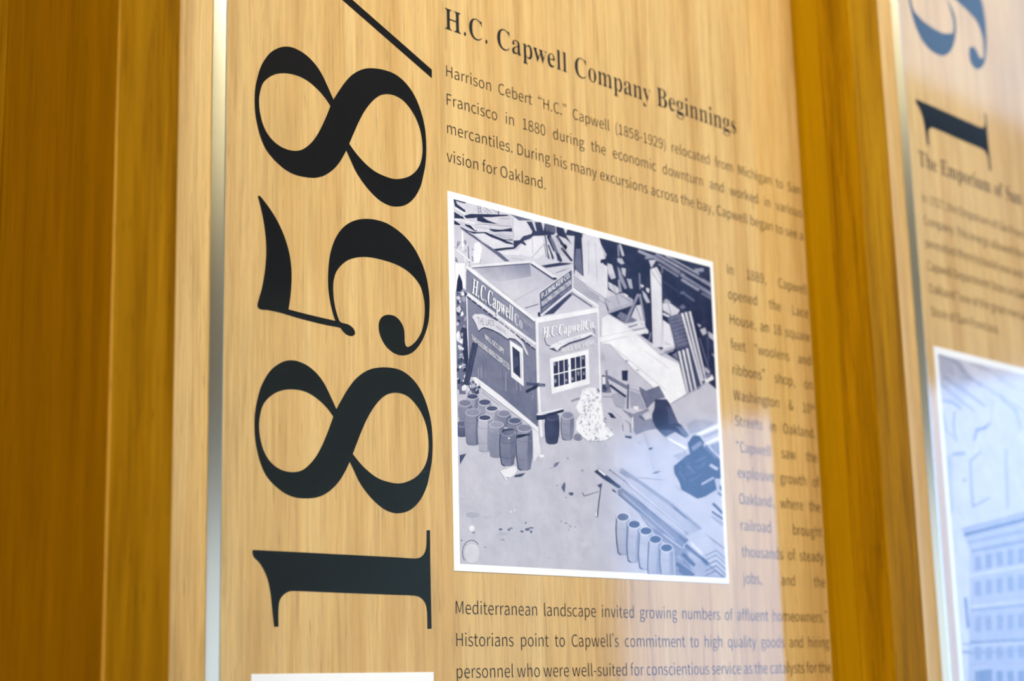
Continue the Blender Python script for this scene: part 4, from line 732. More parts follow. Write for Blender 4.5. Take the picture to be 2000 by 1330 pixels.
class Painter:
    def __init__(self):
        self.p = []
        self.o = (0, 0, 1)

    def tile(self, x, y, s=6.65):
        self.o = (x, y, s)

    def _w(self, x, y):
        return on_wall(self.o[0] + x / self.o[2], self.o[1] + y / self.o[2])

    def poly(self, tone, *pts):
        self.p.append(([[self._w(x, y) for x, y in pts]], tone))

    def line(self, tone, w, *pts, close=False):
        qs = []
        pts = list(pts) + ([pts[0]] if close else [])
        for (x0, y0), (x1, y1) in zip(pts, pts[1:]):
            L_ = math.hypot(x1 - x0, y1 - y0) or 1
            nx, ny = -(y1 - y0) / L_ * w / 2, (x1 - x0) / L_ * w / 2
            ex, ey = ((x1 - x0) / L_ * w / 4, (y1 - y0) / L_ * w / 4) if len(pts) > 2 else (0, 0)
            qs.append([self._w(x0 + nx - ex, y0 + ny - ey), self._w(x1 + nx + ex, y1 + ny + ey), self._w(x1 - nx + ex, y1 - ny + ey), self._w(x0 - nx - ex, y0 - ny - ey)])
        self.p.append((qs, tone))

    def oval(self, tone, cx, cy, rx, ry, n=18, a0=0, a1=360):
        self.poly(tone, *[(cx + rx * math.cos(math.radians(a0 + (a1 - a0) * i / n)), cy + ry * math.sin(math.radians(a0 + (a1 - a0) * i / n))) for i in range(n + (a1 - a0 < 360))])

    def text(self, tone, font, s, q, skew=0.0):
        """lettering mapped into the quad q = top-left, top-right, bottom-right, bottom-left"""
        tot = width(font, s)
        polys, x = [], 0.0
        for ch in s:
            a, gv, gf = glyph(font, ch)
            for t in gf:
                pp = []
                for i in t:
                    u, v = (x + gv[i].x + skew * gv[i].y) / tot, 1 - gv[i].y
                    top = (q[0][0] + (q[1][0] - q[0][0]) * u, q[0][1] + (q[1][1] - q[0][1]) * u)
                    bot = (q[3][0] + (q[2][0] - q[3][0]) * u, q[3][1] + (q[2][1] - q[3][1]) * u)
                    pp.append(self._w(top[0] + (bot[0] - top[0]) * v, top[1] + (bot[1] - top[1]) * v))
                polys.append(pp)
            x += a
        self.p.append((polys, tone))

    def barrel(self, cx, cy, rx, ry, yb, body, top, edge=None, bx=None):
        bx = cx if bx is None else bx
        h = yb - cy
        L_ = [(cx - rx * .93, cy), (cx - rx * 1.06, cy + h * .3), (bx - rx * 1.0, cy + h * .65), (bx - rx * .78, yb - ry * .4), (bx - rx * .4, yb), (bx + rx * .4, yb), (bx + rx * .78, yb - ry * .4), (bx + rx * 1.0, cy + h * .65), (cx + rx * 1.06, cy + h * .3), (cx + rx * .93, cy)]
        self.poly(body, *L_)
        self.poly((body[1] if isinstance(body, tuple) else body) * .82, (cx + rx * .45, cy + ry), (cx + rx * .98, cy), (cx + rx * 1.06, cy + h * .3), (bx + rx, cy + h * .65), (bx + rx * .78, yb - ry * .4), (bx + rx * .4, yb), (bx + rx * .35, cy + h * .6))
        for f in (.28, .72):
            yy = cy + h * f
            self.line((body[0] if isinstance(body, tuple) else body) * .75, 7, (cx - rx * 1.02, yy - 6), (cx - rx * .4, yy + ry * .45), (cx + rx * .4, yy + ry * .45), (cx + rx * 1.02, yy - 6))
        if edge is not None:
            self.line(edge, 12, L_[0], L_[1], L_[2], L_[3], L_[4])
        self.oval(min(1, (body[0] if isinstance(body, tuple) else body) + .15), cx, cy, rx * 1.0, ry * 1.08)
        self.oval(top, cx, cy - 2, rx * .86, ry * .85)


def sheet(panel, x0, x1, z0, z1, t, base):
    """glass plate with a 45 degree polished edge on its left side"""
    ox, oz = base
    def q(x, y, z):
        return ((x - ox) * S, y, (z - oz) * S)
    T = t * S
    e = t
    yb = -0.0006
    v = [q(x0 + e, -T, z0), q(x1, -T, z0), q(x1, -T, z1), q(x0 + e, -T, z1), q(x0, yb, z0), q(x1, yb, z0), q(x1, yb, z1), q(x0, yb, z1)]
    f = [(0, 1, 2, 3), (5, 4, 7, 6), (1, 5, 6, 2), (4, 5, 1, 0), (3, 2, 6, 7)]
    mesh_obj('glass_sheet', v, f, None, panel, [M_GLASS, M_CLEAR], [0, 1, 1, 1, 1])
    o = 0.00015
    # slim polished edge strip closing the sheet
    w = [q(x0, 0.0, z0), q(x0, yb, z0), q(x0 + e, -T, z0), q(x0 + e + .0008, -T, z0), q(x0 + e + .0008, 0, z0)]
    n = len(w)
    v2 = w + [(a, b, c + (z1 - z0) * S) for a, b, c in w]
    f2 = [(i, (i + 1) % n, (i + 1) % n + n, i + n) for i in range(n)] + [tuple(reversed(range(n))), tuple(range(n, 2 * n))]
    mesh_obj('edge_strip', v2, f2, M_EDGE, panel)


# ------------------------------------------------------------------ glass panel 1 (1858)
GT = 0.0072
base1 = (0.7134, -0.45)
panel1 = empty('information_panel', P(base1[0], 0, base1[1]))
tag(panel1, 'glass information panel with large black numerals 1858 and a photograph of a small corner shop', 'sign', 'glass history panels on the wooden wall')
YI = -0.0001
V, F = shape(*ONE)
flat('digit', V, F, YI, M_INK, panel1, base1)
V8, F8 = shape(*EIGHT)
flat('digit', V8, F8, YI, M_INK, panel1, base1)
V, F = shape(*FIVE)
flat('digit', V, F, YI, M_INK, panel1, base1)
flat('digit', [(x - 0.0021, z + 0.2564) for x, z in V8], F8, YI, M_INK, panel1, base1)
a, b = on_wall(843.2, 136), on_wall(843.2, 152.5)
sl = (on_wall(666.5, 0), on_wall(688.5, 0))
mdir = ((a[1] - sl[1][1]) / (a[0] - sl[1][0]))
zl = a[1] + mdir * (0.757 - a[0])
zl2 = b[1] + mdir * (0.757 - b[0])
flat('slash', [a, b, (0.757, zl2), (0.757, zl)], [(0, 1, 2, 3)], YI, M_INK, panel1, base1)

V, F = set_line(SERIF, 'H.C. Capwell Company Beginnings', 0.0198, 0.9604, xs=0.4297 / (width(SERIF, 'H.C. Capwell Company Beginnings') * 0.0198))
flat('heading', [(x, z + 0.5778) for x, z in V], F, YI, M_HEAD, panel1, base1)

XL, XR, CAP = 0.9604, 1.5030, 0.01068
rows = [('Harrison Cebert “H.C.” Capwell (1858-1929) relocated from Michigan to San', 0.5331, 1), ('Francisco in 1880 during the economic downturn and worked in various', 0.5068, 1),
        ('mercantiles. During his many excursions across the bay, Capwell began to see a', 0.4806, 1), ('vision for Oakland.', 0.4547, 0)]
for s, z, j in rows:
    V, F = set_line(SANS, s, CAP, XL, XR if j else None)
    flat('text_line', [(x, y + z) for x, y in V], F, YI, M_TEXT, panel1, base1)
side = ['In 1889, Capwell', 'opened the Lace', 'House, an 18 square', 'feet “woolens and', 'ribbons” shop, on', 'Washington & 10th', 'Streets in Oakland.', '“Capwell saw the',
        'explosive growth of', 'Oakland, where the', 'railroad brought', 'thousands of steady', 'jobs, and the']
for k, s in enumerate(side):
    z = 0.4196 - k * 0.02642
    if '10th' in s:                                      # raised, smaller ordinal
        V, F = set_line(SANS, 'Washington & 10', CAP, 1.3578, XR - 0.0075)
        V2, F2 = set_line(SANS, 'th', CAP * .58, XR - 0.0068)
        F += [tuple(i + len(V) for i in t) for t in F2]
        V += [(x, y + 0.0045) for x, y in V2]
    else:
        V, F = set_line(SANS, s, CAP, 1.3578, XR)
    # the words of this loosely set column stand far apart: one part per word
    groups = []
    gap = CAP * 0.30
    tri = sorted(F, key=lambda t: min(V[i][0] for i in t))
    right = -9
    for t in tri:
        lo, hi = min(V[i][0] for i in t), max(V[i][0] for i in t)
        if lo > right + gap:
            groups.append([])
        groups[-1].append(t)
        right = max(right, hi)
    for g in groups:
        ids = sorted({i for t in g for i in t})
        mp = {i: k for k, i in enumerate(ids)}
        flat('word', [(V[i][0], V[i][1] + z) for i in ids], [tuple(mp[i] for i in t) for t in g], YI, M_TEXT, panel1, base1)
for s, z in (('Mediterranean landscape invited growing numbers of affluent homeowners.”', 0.0663), ('Historians point to Capwell’s commitment to high quality goods and hiring', 0.0402),
             ('personnel who were well-suited for conscientious service as the catalysts for the', 0.0146)):
    V, F = set_line(SANS, s, CAP, XL, XR)
    flat('text_line', [(x, y + z) for x, y in V], F, YI, M_TEXT, panel1, base1)


def photo(panel, base, x0, x1, z0, z1, inset, painter, label):
    v = [(x0, z0), (x1, z0), (x1, z1), (x0, z1)]
    n0, T = len(v), 0.0002
    vv = [((x - base[0]) * S, -T, (z - base[1]) * S) for x, z in v] + [((x - base[0]) * S, 0.0, (z - base[1]) * S) for x, z in v]
    ff = [(0, 1, 2, 3), (7, 6, 5, 4), (0, 4, 5, 1), (1, 5, 6, 2), (2, 6, 7, 3), (3, 7, 4, 0)]
    pr = mesh_obj('photo_print', vv, ff, M_PAPER, panel)
    pr['label'] = label
    painter.p.insert(0, ([[(x0, z0), (x1, z0), (x1, z1), (x0, z1)]], painter.base))
    picture_mesh('picture', painter.p, (x0 + inset[0], x1 - inset[1], z0 + inset[2], z1 - inset[3]), base, pr)
    return pr


A = Painter()


def bold(tone, font, s, quad, skew=0.0, d=5):
    for k in (0, d):
        A.text(tone, font, s, [(x + k, y + k * .4) for x, y in quad], skew)


A.base = .74
rnd = random.Random(5)
T1, T2, T3, T4, T5, T6, T7, T8 = (870, 370), (1130, 430), (870, 570), (1130, 600), (870, 750), (1130, 780), (870, 940), (1130, 950)
# --- timber heap, top left
A.tile(*T1)
A.poly(.80, (90, 90), (2000, 600), (2000, 1330), (90, 1330))
for pts in (
    ((100, 110), (260, 150), (258, 185), (180, 165), (130, 150), (150, 195), (255, 270), (258, 295), (200, 290), (120, 220), (105, 160)),
    ((110, 345), (200, 350), (250, 340), (320, 318), (560, 322), (800, 330), (825, 345), (700, 352), (600, 362), (480, 360), (380, 372), (230, 380), (110, 375)),
    ((680, 262), (692, 265), (692, 325), (680, 325)),
    ((410, 360), (480, 360), (540, 400), (690, 455), (480, 430), (405, 405)),
    ((110, 290), (190, 340), (200, 370), (110, 375)),
    ((110, 400), (190, 455), (180, 468), (110, 455)),
    ((250, 450), (330, 470), (410, 540), (380, 545), (250, 470)),
    ((560, 510), (720, 525), (860, 500), (865, 550), (750, 545), (640, 555), (590, 540)),
    ((200, 490), (300, 540), (400, 555), (520, 555), (680, 620), (760, 650), (875, 650), (870, 665), (770, 660), (870, 700), (880, 720), (780, 700), (700, 660), (600, 625), (480, 570), (360, 575), (240, 530)),
    ((620, 775), (780, 755), (880, 750), (880, 775), (780, 785), (660, 800)),
):
    A.poly(.06, *pts)
A.line(.3, 7, (415, 195), (430, 330)); A.line(.2, 7, (440, 195), (465, 330)); A.line(.2, 5, (425, 250), (450, 250)); A.line(.2, 5, (425, 290), (455, 290))
A.line(.25, 6, (480, 210), (600, 310)); A.line(.3, 6, (520, 220), (680, 300)); A.line(.4, 5, (500, 270), (560, 320))
A.line(.35, 6, (210, 340), (400, 550)); A.line(.92, 16, (225, 345), (390, 530))
A.line(.92, 26, (120, 390), (560, 480)); A.line(.6, 12, (380, 450), (860, 480)); A.line(.9, 26, (400, 520), (560, 540)); A.line(.7, 18, (640, 575), (865, 610)); A.line(.55, 8, (560, 575), (860, 640))
A.line(.92, 30, (120, 240), (250, 320)); A.line(.5, 6, (120, 260), (230, 330)); A.line(.4, 5, (700, 380), (840, 380))
A.poly(.88, (370, 580), (500, 570), (600, 630), (780, 710), (880, 735), (780, 755), (620, 772), (560, 720))
A.poly(.90, (680, 810), (880, 790), (1000, 800), (960, 850), (780, 850))
A.poly(.30, (190, 480), (230, 515), (370, 600), (470, 680), (600, 760), (700, 820), (770, 880), (830, 935), (765, 935), (660, 850), (540, 760), (420, 670), (260, 560), (190, 500))
A.poly(.86, (862, 360), (1050, 420), (1130, 560), (1100, 590), (1000, 610), (960, 660), (880, 665))
A.poly(.88, (1130, 610), (1270, 610), (1280, 840), (1180, 900), (1120, 880), (1010, 860), (930, 800), (1000, 700), (1100, 660))
A.poly(.12, (880, 665), (960, 660), (1010, 605), (1110, 580), (1125, 550), (1080, 470), (1045, 418), (1120, 420), (1165, 540), (1180, 540), (1155, 425), (1240, 425), (1270, 540), (1285, 440), (1420, 470), (1430, 560), (1400, 590), (1270, 600), (1140, 605), (1100, 640), (1010, 670), (1050, 720), (1030, 730), (980, 700), (950, 720), (900, 770), (880, 775))
A.poly(.30, (790, 300), (960, 340), (1160, 400), (950, 405), (880, 350))
for a_, b_, w_ in (((1340, 590), (1500, 940), 40), ((1290, 600), (1335, 900), 14), ((1278, 700), (1310, 880), 8), ((1330, 720), (1400, 900), 20), ((1400, 740), (1480, 930), 25), ((1440, 600), (1520, 720), 36),
                 ((1500, 760), (1640, 930), 32), ((1330, 600), (1420, 800), 46), ((1360, 820), (1390, 920), 9), ((1310, 760), (1350, 910), 7), ((1440, 860), (1460, 930), 8)):
    A.line(.08, w_, a_, b_)
for k in range(7):
    A.line(.55, 5, (1300 + k * 20, 450 + k * 6), (1310 + k * 22, 540 + k * 5))
    A.line(.6, 5, (1350 + k * 18, 620), (1430 + k * 18, 820 + k * 8))
A.poly(.07, (1430, 470), (1520, 480), (1560, 590), (1620, 690), (1640, 720), (1560, 640), (1460, 600), (1440, 560))
A.poly(.09, (1585, 515), (1805, 575), (1770, 615), (1600, 600), (1550, 590))
A.poly(.07, (1490, 690), (1560, 715), (1580, 745), (1510, 735), (1560, 790), (1600, 850), (1560, 800))
A.poly(.07, (1672, 560), (1795, 580), (1765, 640), (1790, 1130), (1680, 1040), (1665, 1130), (1660, 940))
A.poly(.32, (1690, 770), (1750, 775), (1780, 1110), (1690, 1045), (1672, 960))
A.poly(.10, (1240, 990), (1480, 950), (1655, 960), (1600, 975), (1450, 1000), (1300, 1020))
A.line(.4, 5, (1125, 640), (1130, 840)); A.line(.35, 6, (1115, 890), (1270, 720)); A.line(.4, 5, (870, 370), (880, 640))
for k in range(46):                                     # small debris of the heap
    x, y = rnd.uniform(120, 520), rnd.uniform(580, 960)
    if y < 520 + (x - 120) * .9:
        continue
    a_, l_ = rnd.uniform(.6, 2.2), rnd.uniform(30, 110)
    A.line(rnd.choice((.2, .35, .5, .95, .98)), rnd.uniform(5, 14), (x, y), (x + l_ * math.cos(a_), y + l_ * math.sin(a_)))
A.poly(.97, (370, 700), (430, 680), (470, 760), (440, 950), (350, 960)); A.poly(.97, (205, 540), (225, 545), (235, 760), (205, 740)); A.line(.97, 14, (140, 780), (330, 940)); A.line(.1, 10, (290, 740), (300, 900)); A.line(.1, 9, (345, 870), (355, 940))
A.poly(.97, (125, 960), (250, 955), (260, 1330), (120, 1330))
A.poly(.05, (175, 1095), (215, 1200), (225, 1330), (135, 1330), (150, 1180))
A.line(.45, 5, (1440, 1080), (1620, 1020)); A.line(.5, 4, (860, 890), (1010, 920)); A.line(.15, 8, (1430, 1085), (1560, 1040))
for k in range(5):
    A.line(.25, 7, (1660, 1130 + k * 34), (1990, 1370 + k * 34)); 
A.line(.4, 6, (1380, 1100), (1410, 1100))
# --- right, dark framework
A.tile(*T2)
A.poly(.84, (45, 180), (262, 225), (330, 480), (320, 560), (330, 1020), (150, 900), (0, 760), (0, 720), (62, 730))
A.line(.7, 10, (120, 260), (130, 700)); A.line(.72, 14, (210, 300), (240, 800))
A.poly(.05, (262, 228), (1715, 605), (1760, 1330), (1800, 2210), (1680, 2110), (1640, 2000), (1300, 1840), (1130, 1730), (950, 1600), (780, 1480), (600, 1340), (380, 1210), (330, 1020), (318, 560), (280, 560), (280, 515), (350, 500), (290, 330))
A.poly(.86, (318, 575), (370, 600), (375, 1000), (340, 1020), (328, 1015))
for t_, pts in (
    (.78, ((370, 560), (430, 580), (475, 740), (430, 760), (380, 700))), (.78, ((380, 800), (500, 870), (540, 930), (480, 960), (390, 880))), (.78, ((370, 900), (470, 960), (500, 1080), (350, 1010))),
    (.72, ((520, 310), (545, 320), (592, 460), (560, 470), (540, 400))), (.65, ((500, 490), (560, 500), (592, 565), (550, 575), (500, 540))), (.7, ((550, 620), (608, 630), (602, 740), (565, 700))),
    (.62, ((620, 760), (680, 770), (700, 890), (660, 885))), (.5, ((500, 600), (530, 640), (625, 880), (595, 900), (520, 760))), (.8, ((800, 830), (845, 850), (830, 878), (805, 870))),
    (.7, ((820, 910), (870, 960), (925, 1070), (880, 1075), (840, 1000))), (.85, ((870, 880), (915, 890), (910, 945), (880, 930))), (.5, ((500, 320), (520, 330), (525, 480), (505, 470))),
    (.7, ((280, 300), (310, 360), (360, 450), (350, 480), (310, 400))), (.7, ((380, 700), (450, 690), (480, 750), (420, 770))), (.55, ((505, 770), (530, 780), (560, 930), (520, 940)))):
    A.poly(t_, *pts)
A.line(.4, 20, (785, 690), (795, 900))
A.poly(.68, (330, 1012), (560, 945), (700, 1030), (700, 1100), (400, 1205)); A.line(.35, 6, (440, 830), (520, 1090)); A.line(.4, 10, (540, 980), (680, 1060)); A.poly(.9, (570, 940), (640, 980), (620, 1000))
A.line(.62, 42, (380, 1195), (690, 1085)); A.line(.3, 5, (390, 1215), (690, 1110))
A.poly(.80, (740, 1110), (800, 1100), (860, 1330), (850, 1400), (640, 1350)); A.poly(.38, (540, 1190), (760, 1300), (700, 1330), (600, 1340), (490, 1250))
A.line(.5, 34, (600, 1350), (770, 960)); A.line(.5, 26, (790, 960), (850, 1310)); A.line(.2, 8, (740, 1120), (810, 1300))
A.poly((.88, .84), (925, 640), (1010, 610), (1070, 720), (1090, 1650), (960, 1650), (945, 1100))
A.line(.3, 6, (935, 655), (1070, 860)); A.line(.35, 5, (985, 625), (1068, 770))
A.poly(.78, (908, 520), (1000, 520), (940, 625))
for t_, w_, a_, b_ in ((.46, 44, (960, 470), (1310, 690)), (.6, 22, (1130, 465), (1560, 705)), (.5, 30, (1000, 440), (1720, 850)), (.45, 44, (1320, 700), (1720, 965)), (.5, 34, (1330, 770), (1560, 910)), (.5, 16, (1030, 570), (1290, 735)),
                       (.5, 44, (1500, 655), (1620, 645)), (.2, 12, (1070, 780), (1280, 920)), (.3, 22, (1330, 930), (1500, 1050)), (.35, 26, (1590, 945), (1720, 1020)), (.55, 36, (770, 400), (960, 480)), (.05, 8, (1040, 440), (1700, 800)),
                       (.06, 10, (1040, 540), (1300, 690)), (.06, 12, (1380, 720), (1720, 930)), (.06, 10, (1400, 780), (1570, 880)), (.4, 18, (1080, 600), (1080, 690)), (.3, 60, (1340, 930), (1350, 960)), (.5, 44, (1600, 780), (1720, 850)),
                       (.08, 6, (1180, 500), (1600, 740)), (.5, 34, (860, 490), (960, 480))):
    A.line(t_, w_, a_, b_)
A.poly(.82, (1085, 1080), (1180, 1075), (1310, 1170), (1230, 1300), (1190, 1230), (1090, 1170)); A.line(.3, 7, (1100, 1190), (1200, 1250)); A.line(.3, 7, (1160, 1100), (1200, 1230)); A.poly(.6, (1090, 1060), (1130, 1020), (1190, 1060), (1170, 1100))
A.poly(.35, (1300, 1130), (1350, 1095), (1390, 1130), (1350, 1160)); A.poly(.88, (1090, 1200), (1190, 1250), (1180, 1270), (1090, 1230))
A.tile(*T4)
A.poly(.9, (1090, 165), (1180, 230), (1220, 400), (1245, 520), (1090, 560)); A.line(.5, 6, (1110, 480), (1190, 490)); A.line(.5, 6, (1110, 450), (1180, 480))
A.line(.75, 40, (1015, 590), (1240, 520)); A.line(.6, 16, (1040, 625), (1230, 560)); A.line(.92, 44, (700, 320), (900, 320)); A.line(.92, 34, (640, 250), (830, 200)); A.line(.12, 8, (710, 302), (880, 265)); A.line(.15, 8, (640, 262), (770, 225))
A.poly(.85, (590, 215), (830, 180), (905, 325), (790, 362), (720, 350), (640, 270)); A.line(.1, 10, (700, 302), (880, 265)); A.line(.1, 12, (640, 262), (760, 225)); A.line(.4, 5, (800, 200), (840, 240))
A.line(.45, 16, (935, 330), (905, 450))
A.poly(.4, (1210, 620), (1270, 580), (1290, 690))
# --- the flag
A.poly(.16, (1310, 70), (1465, 48), (1640, 970), (1560, 1060), (1400, 1135), (1300, 720), (1260, 545), (1250, 520))
A.poly(.30, (1150, 130), (1310, 80), (1410, 500), (1255, 545), (1195, 300))
for r in range(8):
    for c in range(6):
        A.oval(.5, 1195 + c * 26 + r * 12, 150 + r * 50 - c * 8, 8, 9, 6)
for a_, b_, w_ in (((1340, 80), (1595, 1010), 26), ((1387, 66), (1612, 960), 24), ((1438, 55), (1630, 870), 24), ((1300, 570), (1420, 1130), 26), ((1352, 555), (1468, 1110), 26), ((1402, 535), (1520, 1080), 26)):
    A.line((.92, .8), w_, a_, b_)
for pts in (((1535, 210), (1590, 240), (1560, 262)), ((1570, 290), (1640, 268), (1658, 340), (1610, 367)), ((1672, 310), (1752, 360), (1752, 440), (1690, 390)), ((1630, 770), (1700, 830), (1690, 870), (1640, 830)), ((1720, 600), (1760, 620), (1760, 650))):
    A.poly(.68, *pts)
A.line(.3, 16, (1565, 400), (1690, 820)); A.line(.25, 10, (1670, 350), (1680, 720)); A.line(.92, 60, (1640, 960), (1740, 905)); A.poly(.35, (1640, 880), (1700, 850), (1720, 900), (1650, 940))
# --- street and yard
for pts in (((270, 390), (620, 330), (900, 300), (640, 380), (280, 460)),):
    A.poly(.94, *pts)
A.poly((.92, .98), (300, 140), (380, 100), (620, 240), (1040, 620), (1300, 740), (1400, 1130), (1200, 1260), (1100, 1160), (700, 800), (400, 480), (290, 470))
A.line(.7, 7, (275, 462), (620, 380)); A.line(.75, 6, (270, 390), (700, 300)); A.line(.55, 14, (1200, 1250), (1640, 990)); A.line(.8, 12, (400, 480), (1130, 1080)); A.line(.82, 10, (840, 560), (1180, 800))
A.oval(.55, 620, 700, 22, 12); A.oval(.6, 760, 818, 22, 8); A.oval(.7, 310, 640, 30, 60)
A.poly(.06, (555, 825), (635, 820), (630, 960), (560, 945))
A.poly(.25, (300, 880), (345, 890), (360, 1110), (300, 1105)); A.poly(.12, (300, 1010), (370, 1040), (365, 1080), (300, 1060)); A.poly(.9, (305, 905), (340, 905), (345, 1000), (305, 1000))
A.line(.35, 24, (355, 820), (378, 1110)); A.line(.36, 42, (370, 900), (640, 1050)); A.line(.30, 22, (640, 1000), (632, 1320)); A.line(.12, 30, (400, 1010), (610, 1165)); A.line(.72, 28, (310, 1150), (430, 1145)); A.line(.4, 5, (310, 1165), (430, 1165)); A.line(.3, 16, (375, 960), (410, 1110))
A.poly(.6, (420, 1140), (500, 1110), (600, 1190), (590, 1320), (480, 1290)); A.line(.5, 5, (650, 1050), (800, 1100)); A.poly(.58, (660, 1080), (800, 1130), (870, 1330), (680, 1300))
A.poly(.33, (780, 1030), (870, 1085), (1040, 1020), (1120, 1170), (1000, 1200), (880, 1320), (850, 1230), (800, 1110))
A.tile(*T6)
A.poly(.45, (560, 130), (700, 190), (900, 120), (940, 260), (1010, 380), (880, 400), (740, 460), (700, 380), (690, 250)); A.poly(.75, (820, 200), (900, 150), (950, 240), (860, 270)); A.poly(.9, (700, 90), (770, 90), (770, 150), (720, 140)); A.line(.15, 16, (780, 215), (850, 270))
A.poly(.10, (985, 0), (1140, 0), (1190, 80), (1290, 310), (1330, 330), (1420, 480), (1380, 500), (1250, 420), (1120, 490), (1000, 370), (950, 270), (950, 190), (980, 120))
A.poly(.24, (1140, 90), (1200, 110), (1280, 310), (1170, 320)); A.poly(.3, (1050, 400), (1120, 490), (1240, 420), (1150, 380)); A.poly(.33, (1260, 350), (1350, 360), (1430, 470), (1380, 500))
A.poly(.62, (1400, 330), (1500, 260), (1780, 290), (1600, 400), (1430, 450)); A.line(.99, 46, (1530, 465), (1830, 335)); A.line(.96, 40, (1640, 580), (1840, 490)); A.line(.55, 22, (1610, 495), (1830, 405)); A.poly(.5, (1700, 600), (1840, 540), (1840, 740), (1760, 680))
A.line(.72, 46, (870, 440), (930, 640), (990, 900)); A.line(.7, 40, (1010, 950), (1060, 1200)); A.line(.98, 30, (1160, 510), (1400, 640)); A.line(.55, 6, (1150, 520), (1400, 680)); A.poly(.6, (1210, 730), (1370, 670), (1430, 710), (1300, 790))
A.poly(.07, (370, 170), (430, 180), (490, 250), (420, 240)); A.poly(.15, (600, 470), (690, 478), (680, 515), (600, 495))
A.line(.25, 7, (240, 535), (430, 390)); A.line(.3, 8, (565, 320), (575, 410)); A.line(.25, 10, (662, 320), (672, 430)); A.line(.4, 6, (600, 270), (665, 325)); A.line(.95, 14, (695, 230), (700, 380)); A.line(.45, 4, (400, 120), (560, 240))
A.oval(.4, 780, 565, 14, 8); A.poly(.3, (940, 970), (1000, 935), (1075, 930), (1010, 962)); A.line(.35, 8, (770, 1015), (1060, 1045)); A.line(.5, 5, (1060, 1045), (1160, 1052)); A.line(.4, 6, (1255, 1115), (1330, 1190))
A.poly(.10, (1410, 570), (1480, 470), (1560, 470), (1610, 540), (1700, 650), (1840, 790), (1845, 1030), (1760, 1030), (1790, 1170), (1640, 1260), (1540, 1290), (1330, 1170), (1310, 1080), (1240, 960), (1230, 870), (1380, 740), (1440, 710))
for t_, w_, a_, b_ in ((.42, 60, (1470, 650), (1590, 560)), (.3, 18, (1500, 820), (1650, 740)), (.62, 28, (1590, 1105), (1750, 1015)), (.3, 34, (1620, 600), (1790, 770)), (.7, 40, (1700, 850), (1800, 910)), (.24, 30, (1400, 860), (1520, 960)), (.22, 40, (1520, 900), (1650, 830)), (.28, 20, (1300, 940), (1380, 1050)), (.25, 26, (1440, 1060), (1560, 1000)), (.9, 18, (1630, 570), (1630, 610)), (.7, 30, (1800, 1040), (1850, 1230)), (.15, 40, (1840, 1120), (1850, 1180))):
    A.line(t_, w_, a_, b_)
for k in range(16):
    A.oval(.35, rnd.uniform(1300, 1640), rnd.uniform(820, 1180), rnd.uniform(6, 16), rnd.uniform(5, 12), 7)
# --- lumber stack lower right
A.tile(*T8)
A.poly((.7, .62), (390, -230), (540, -240), (720, -130), (1180, 200), (1590, 540), (1400, 640), (1330, 820), (1200, 720), (790, 360), (510, 100), (495, 50), (560, 20), (220, -265), (265, -285), (420, -190))
A.poly(.52, (540, -245), (720, -130), (1200, 210), (1600, 545), (1560, 560), (1150, 230), (800, -20), (530, -190))
A.poly(.3, (1180, 240), (1260, 280), (1420, 430), (1360, 400)); A.line(.80, 40, (600, -60), (1370, 590)); A.line(.72, 28, (700, 100), (1290, 600)); A.poly(.42, (500, 50), (560, 20), (1400, 680), (1330, 820), (1180, 700), (510, 100))
for t_, w_, a_, b_ in ((.2, 8, (620, -30), (1420, 625)), (.25, 7, (680, 95), (1000, 380)), (.2, 9, (390, -220), (640, -30)), (.2, 8, (520, -190), (640, -110)), (.2, 9, (510, 100), (800, 340)), (.3, 7, (600, 60), (1300, 650)), (.62, 14, (560, 90), (1240, 690)), (.15, 18, (430, 40), (480, 75)), (.3, 40, (1300, 640), (1390, 730)), (.25, 30, (1390, 700), (1500, 650)), (.3, 20, (1500, 690), (1600, 630)), (.8, 12, (1400, 740), (1460, 700))):
    A.line(t_, w_, a_, b_)
A.poly(.10, (195, -195), (240, -220), (400, -110), (550, 5), (520, 25), (330, -90)); A.poly(.95, (255, -220), (350, -155), (335, -133), (248, -205)); A.poly(.2, (440, -50), (550, 5), (520, 28), (440, -20))
A.poly((.5, .42), (785, 360), (940, 520), (1060, 590), (1330, 800), (1400, 800), (1620, 950), (1925, 1180), (1925, 1300), (1260, 1300), (1240, 820), (1080, 700), (930, 560))
A.poly(.72, (1400, 640), (1590, 560), (1925, 900), (1925, 1200), (1620, 950), (1450, 800)); A.poly(.60, (1400, 830), (1640, 1000), (1925, 1240), (1500, 1300))
for t_, w_, a_, b_ in ((.2, 50, (1260, 1000), (1490, 1160)), (.28, 46, (1380, 760), (1660, 1000)), (.1, 26, (1600, 930), (1680, 1000)), (.88, 36, (1450, 730), (1600, 880)), (.65, 50, (1430, 870), (1580, 980)), (.2, 40, (1290, 1080), (1480, 1210)), (.75, 16, (1090, 620), (1330, 800)), (.3, 8, (960, 560), (1330, 830)), (.3, 10, (1250, 880), (1480, 1090)), (.55, 30, (1270, 900), (1340, 960)), (.2, 50, (1340, 870), (1500, 1030)), (.4, 8, (1640, 620), (1920, 830))):
    A.line(t_, w_, a_, b_)
for y in (0, 60, 130, 200, 260):
    A.line((.25, .4)[y % 3 == 0], 14, (1640, 900 + y), (1780, 830 + y), (1915, 960 + y))
A.line(.15, 36, (1740, 220), (1880, 360)); A.line(.15, 26, (1725, 325), (1880, 430)); A.poly(.6, (1700, 380), (1760, 380), (1880, 470), (1880, 520)); A.line(.3, 20, (1800, 80), (1870, 130))
A.line(.18, 12, (287, -20), (262, 180), (236, 395)); A.line(.3, 6, (65, 125), (255, 65)); A.line(.3, 6, (40, 75), (68, 128)); A.poly(.25, (235, -15), (300, -45), (295, 10), (265, 10)); A.line(.98, 18, (222, 340), (222, 390))
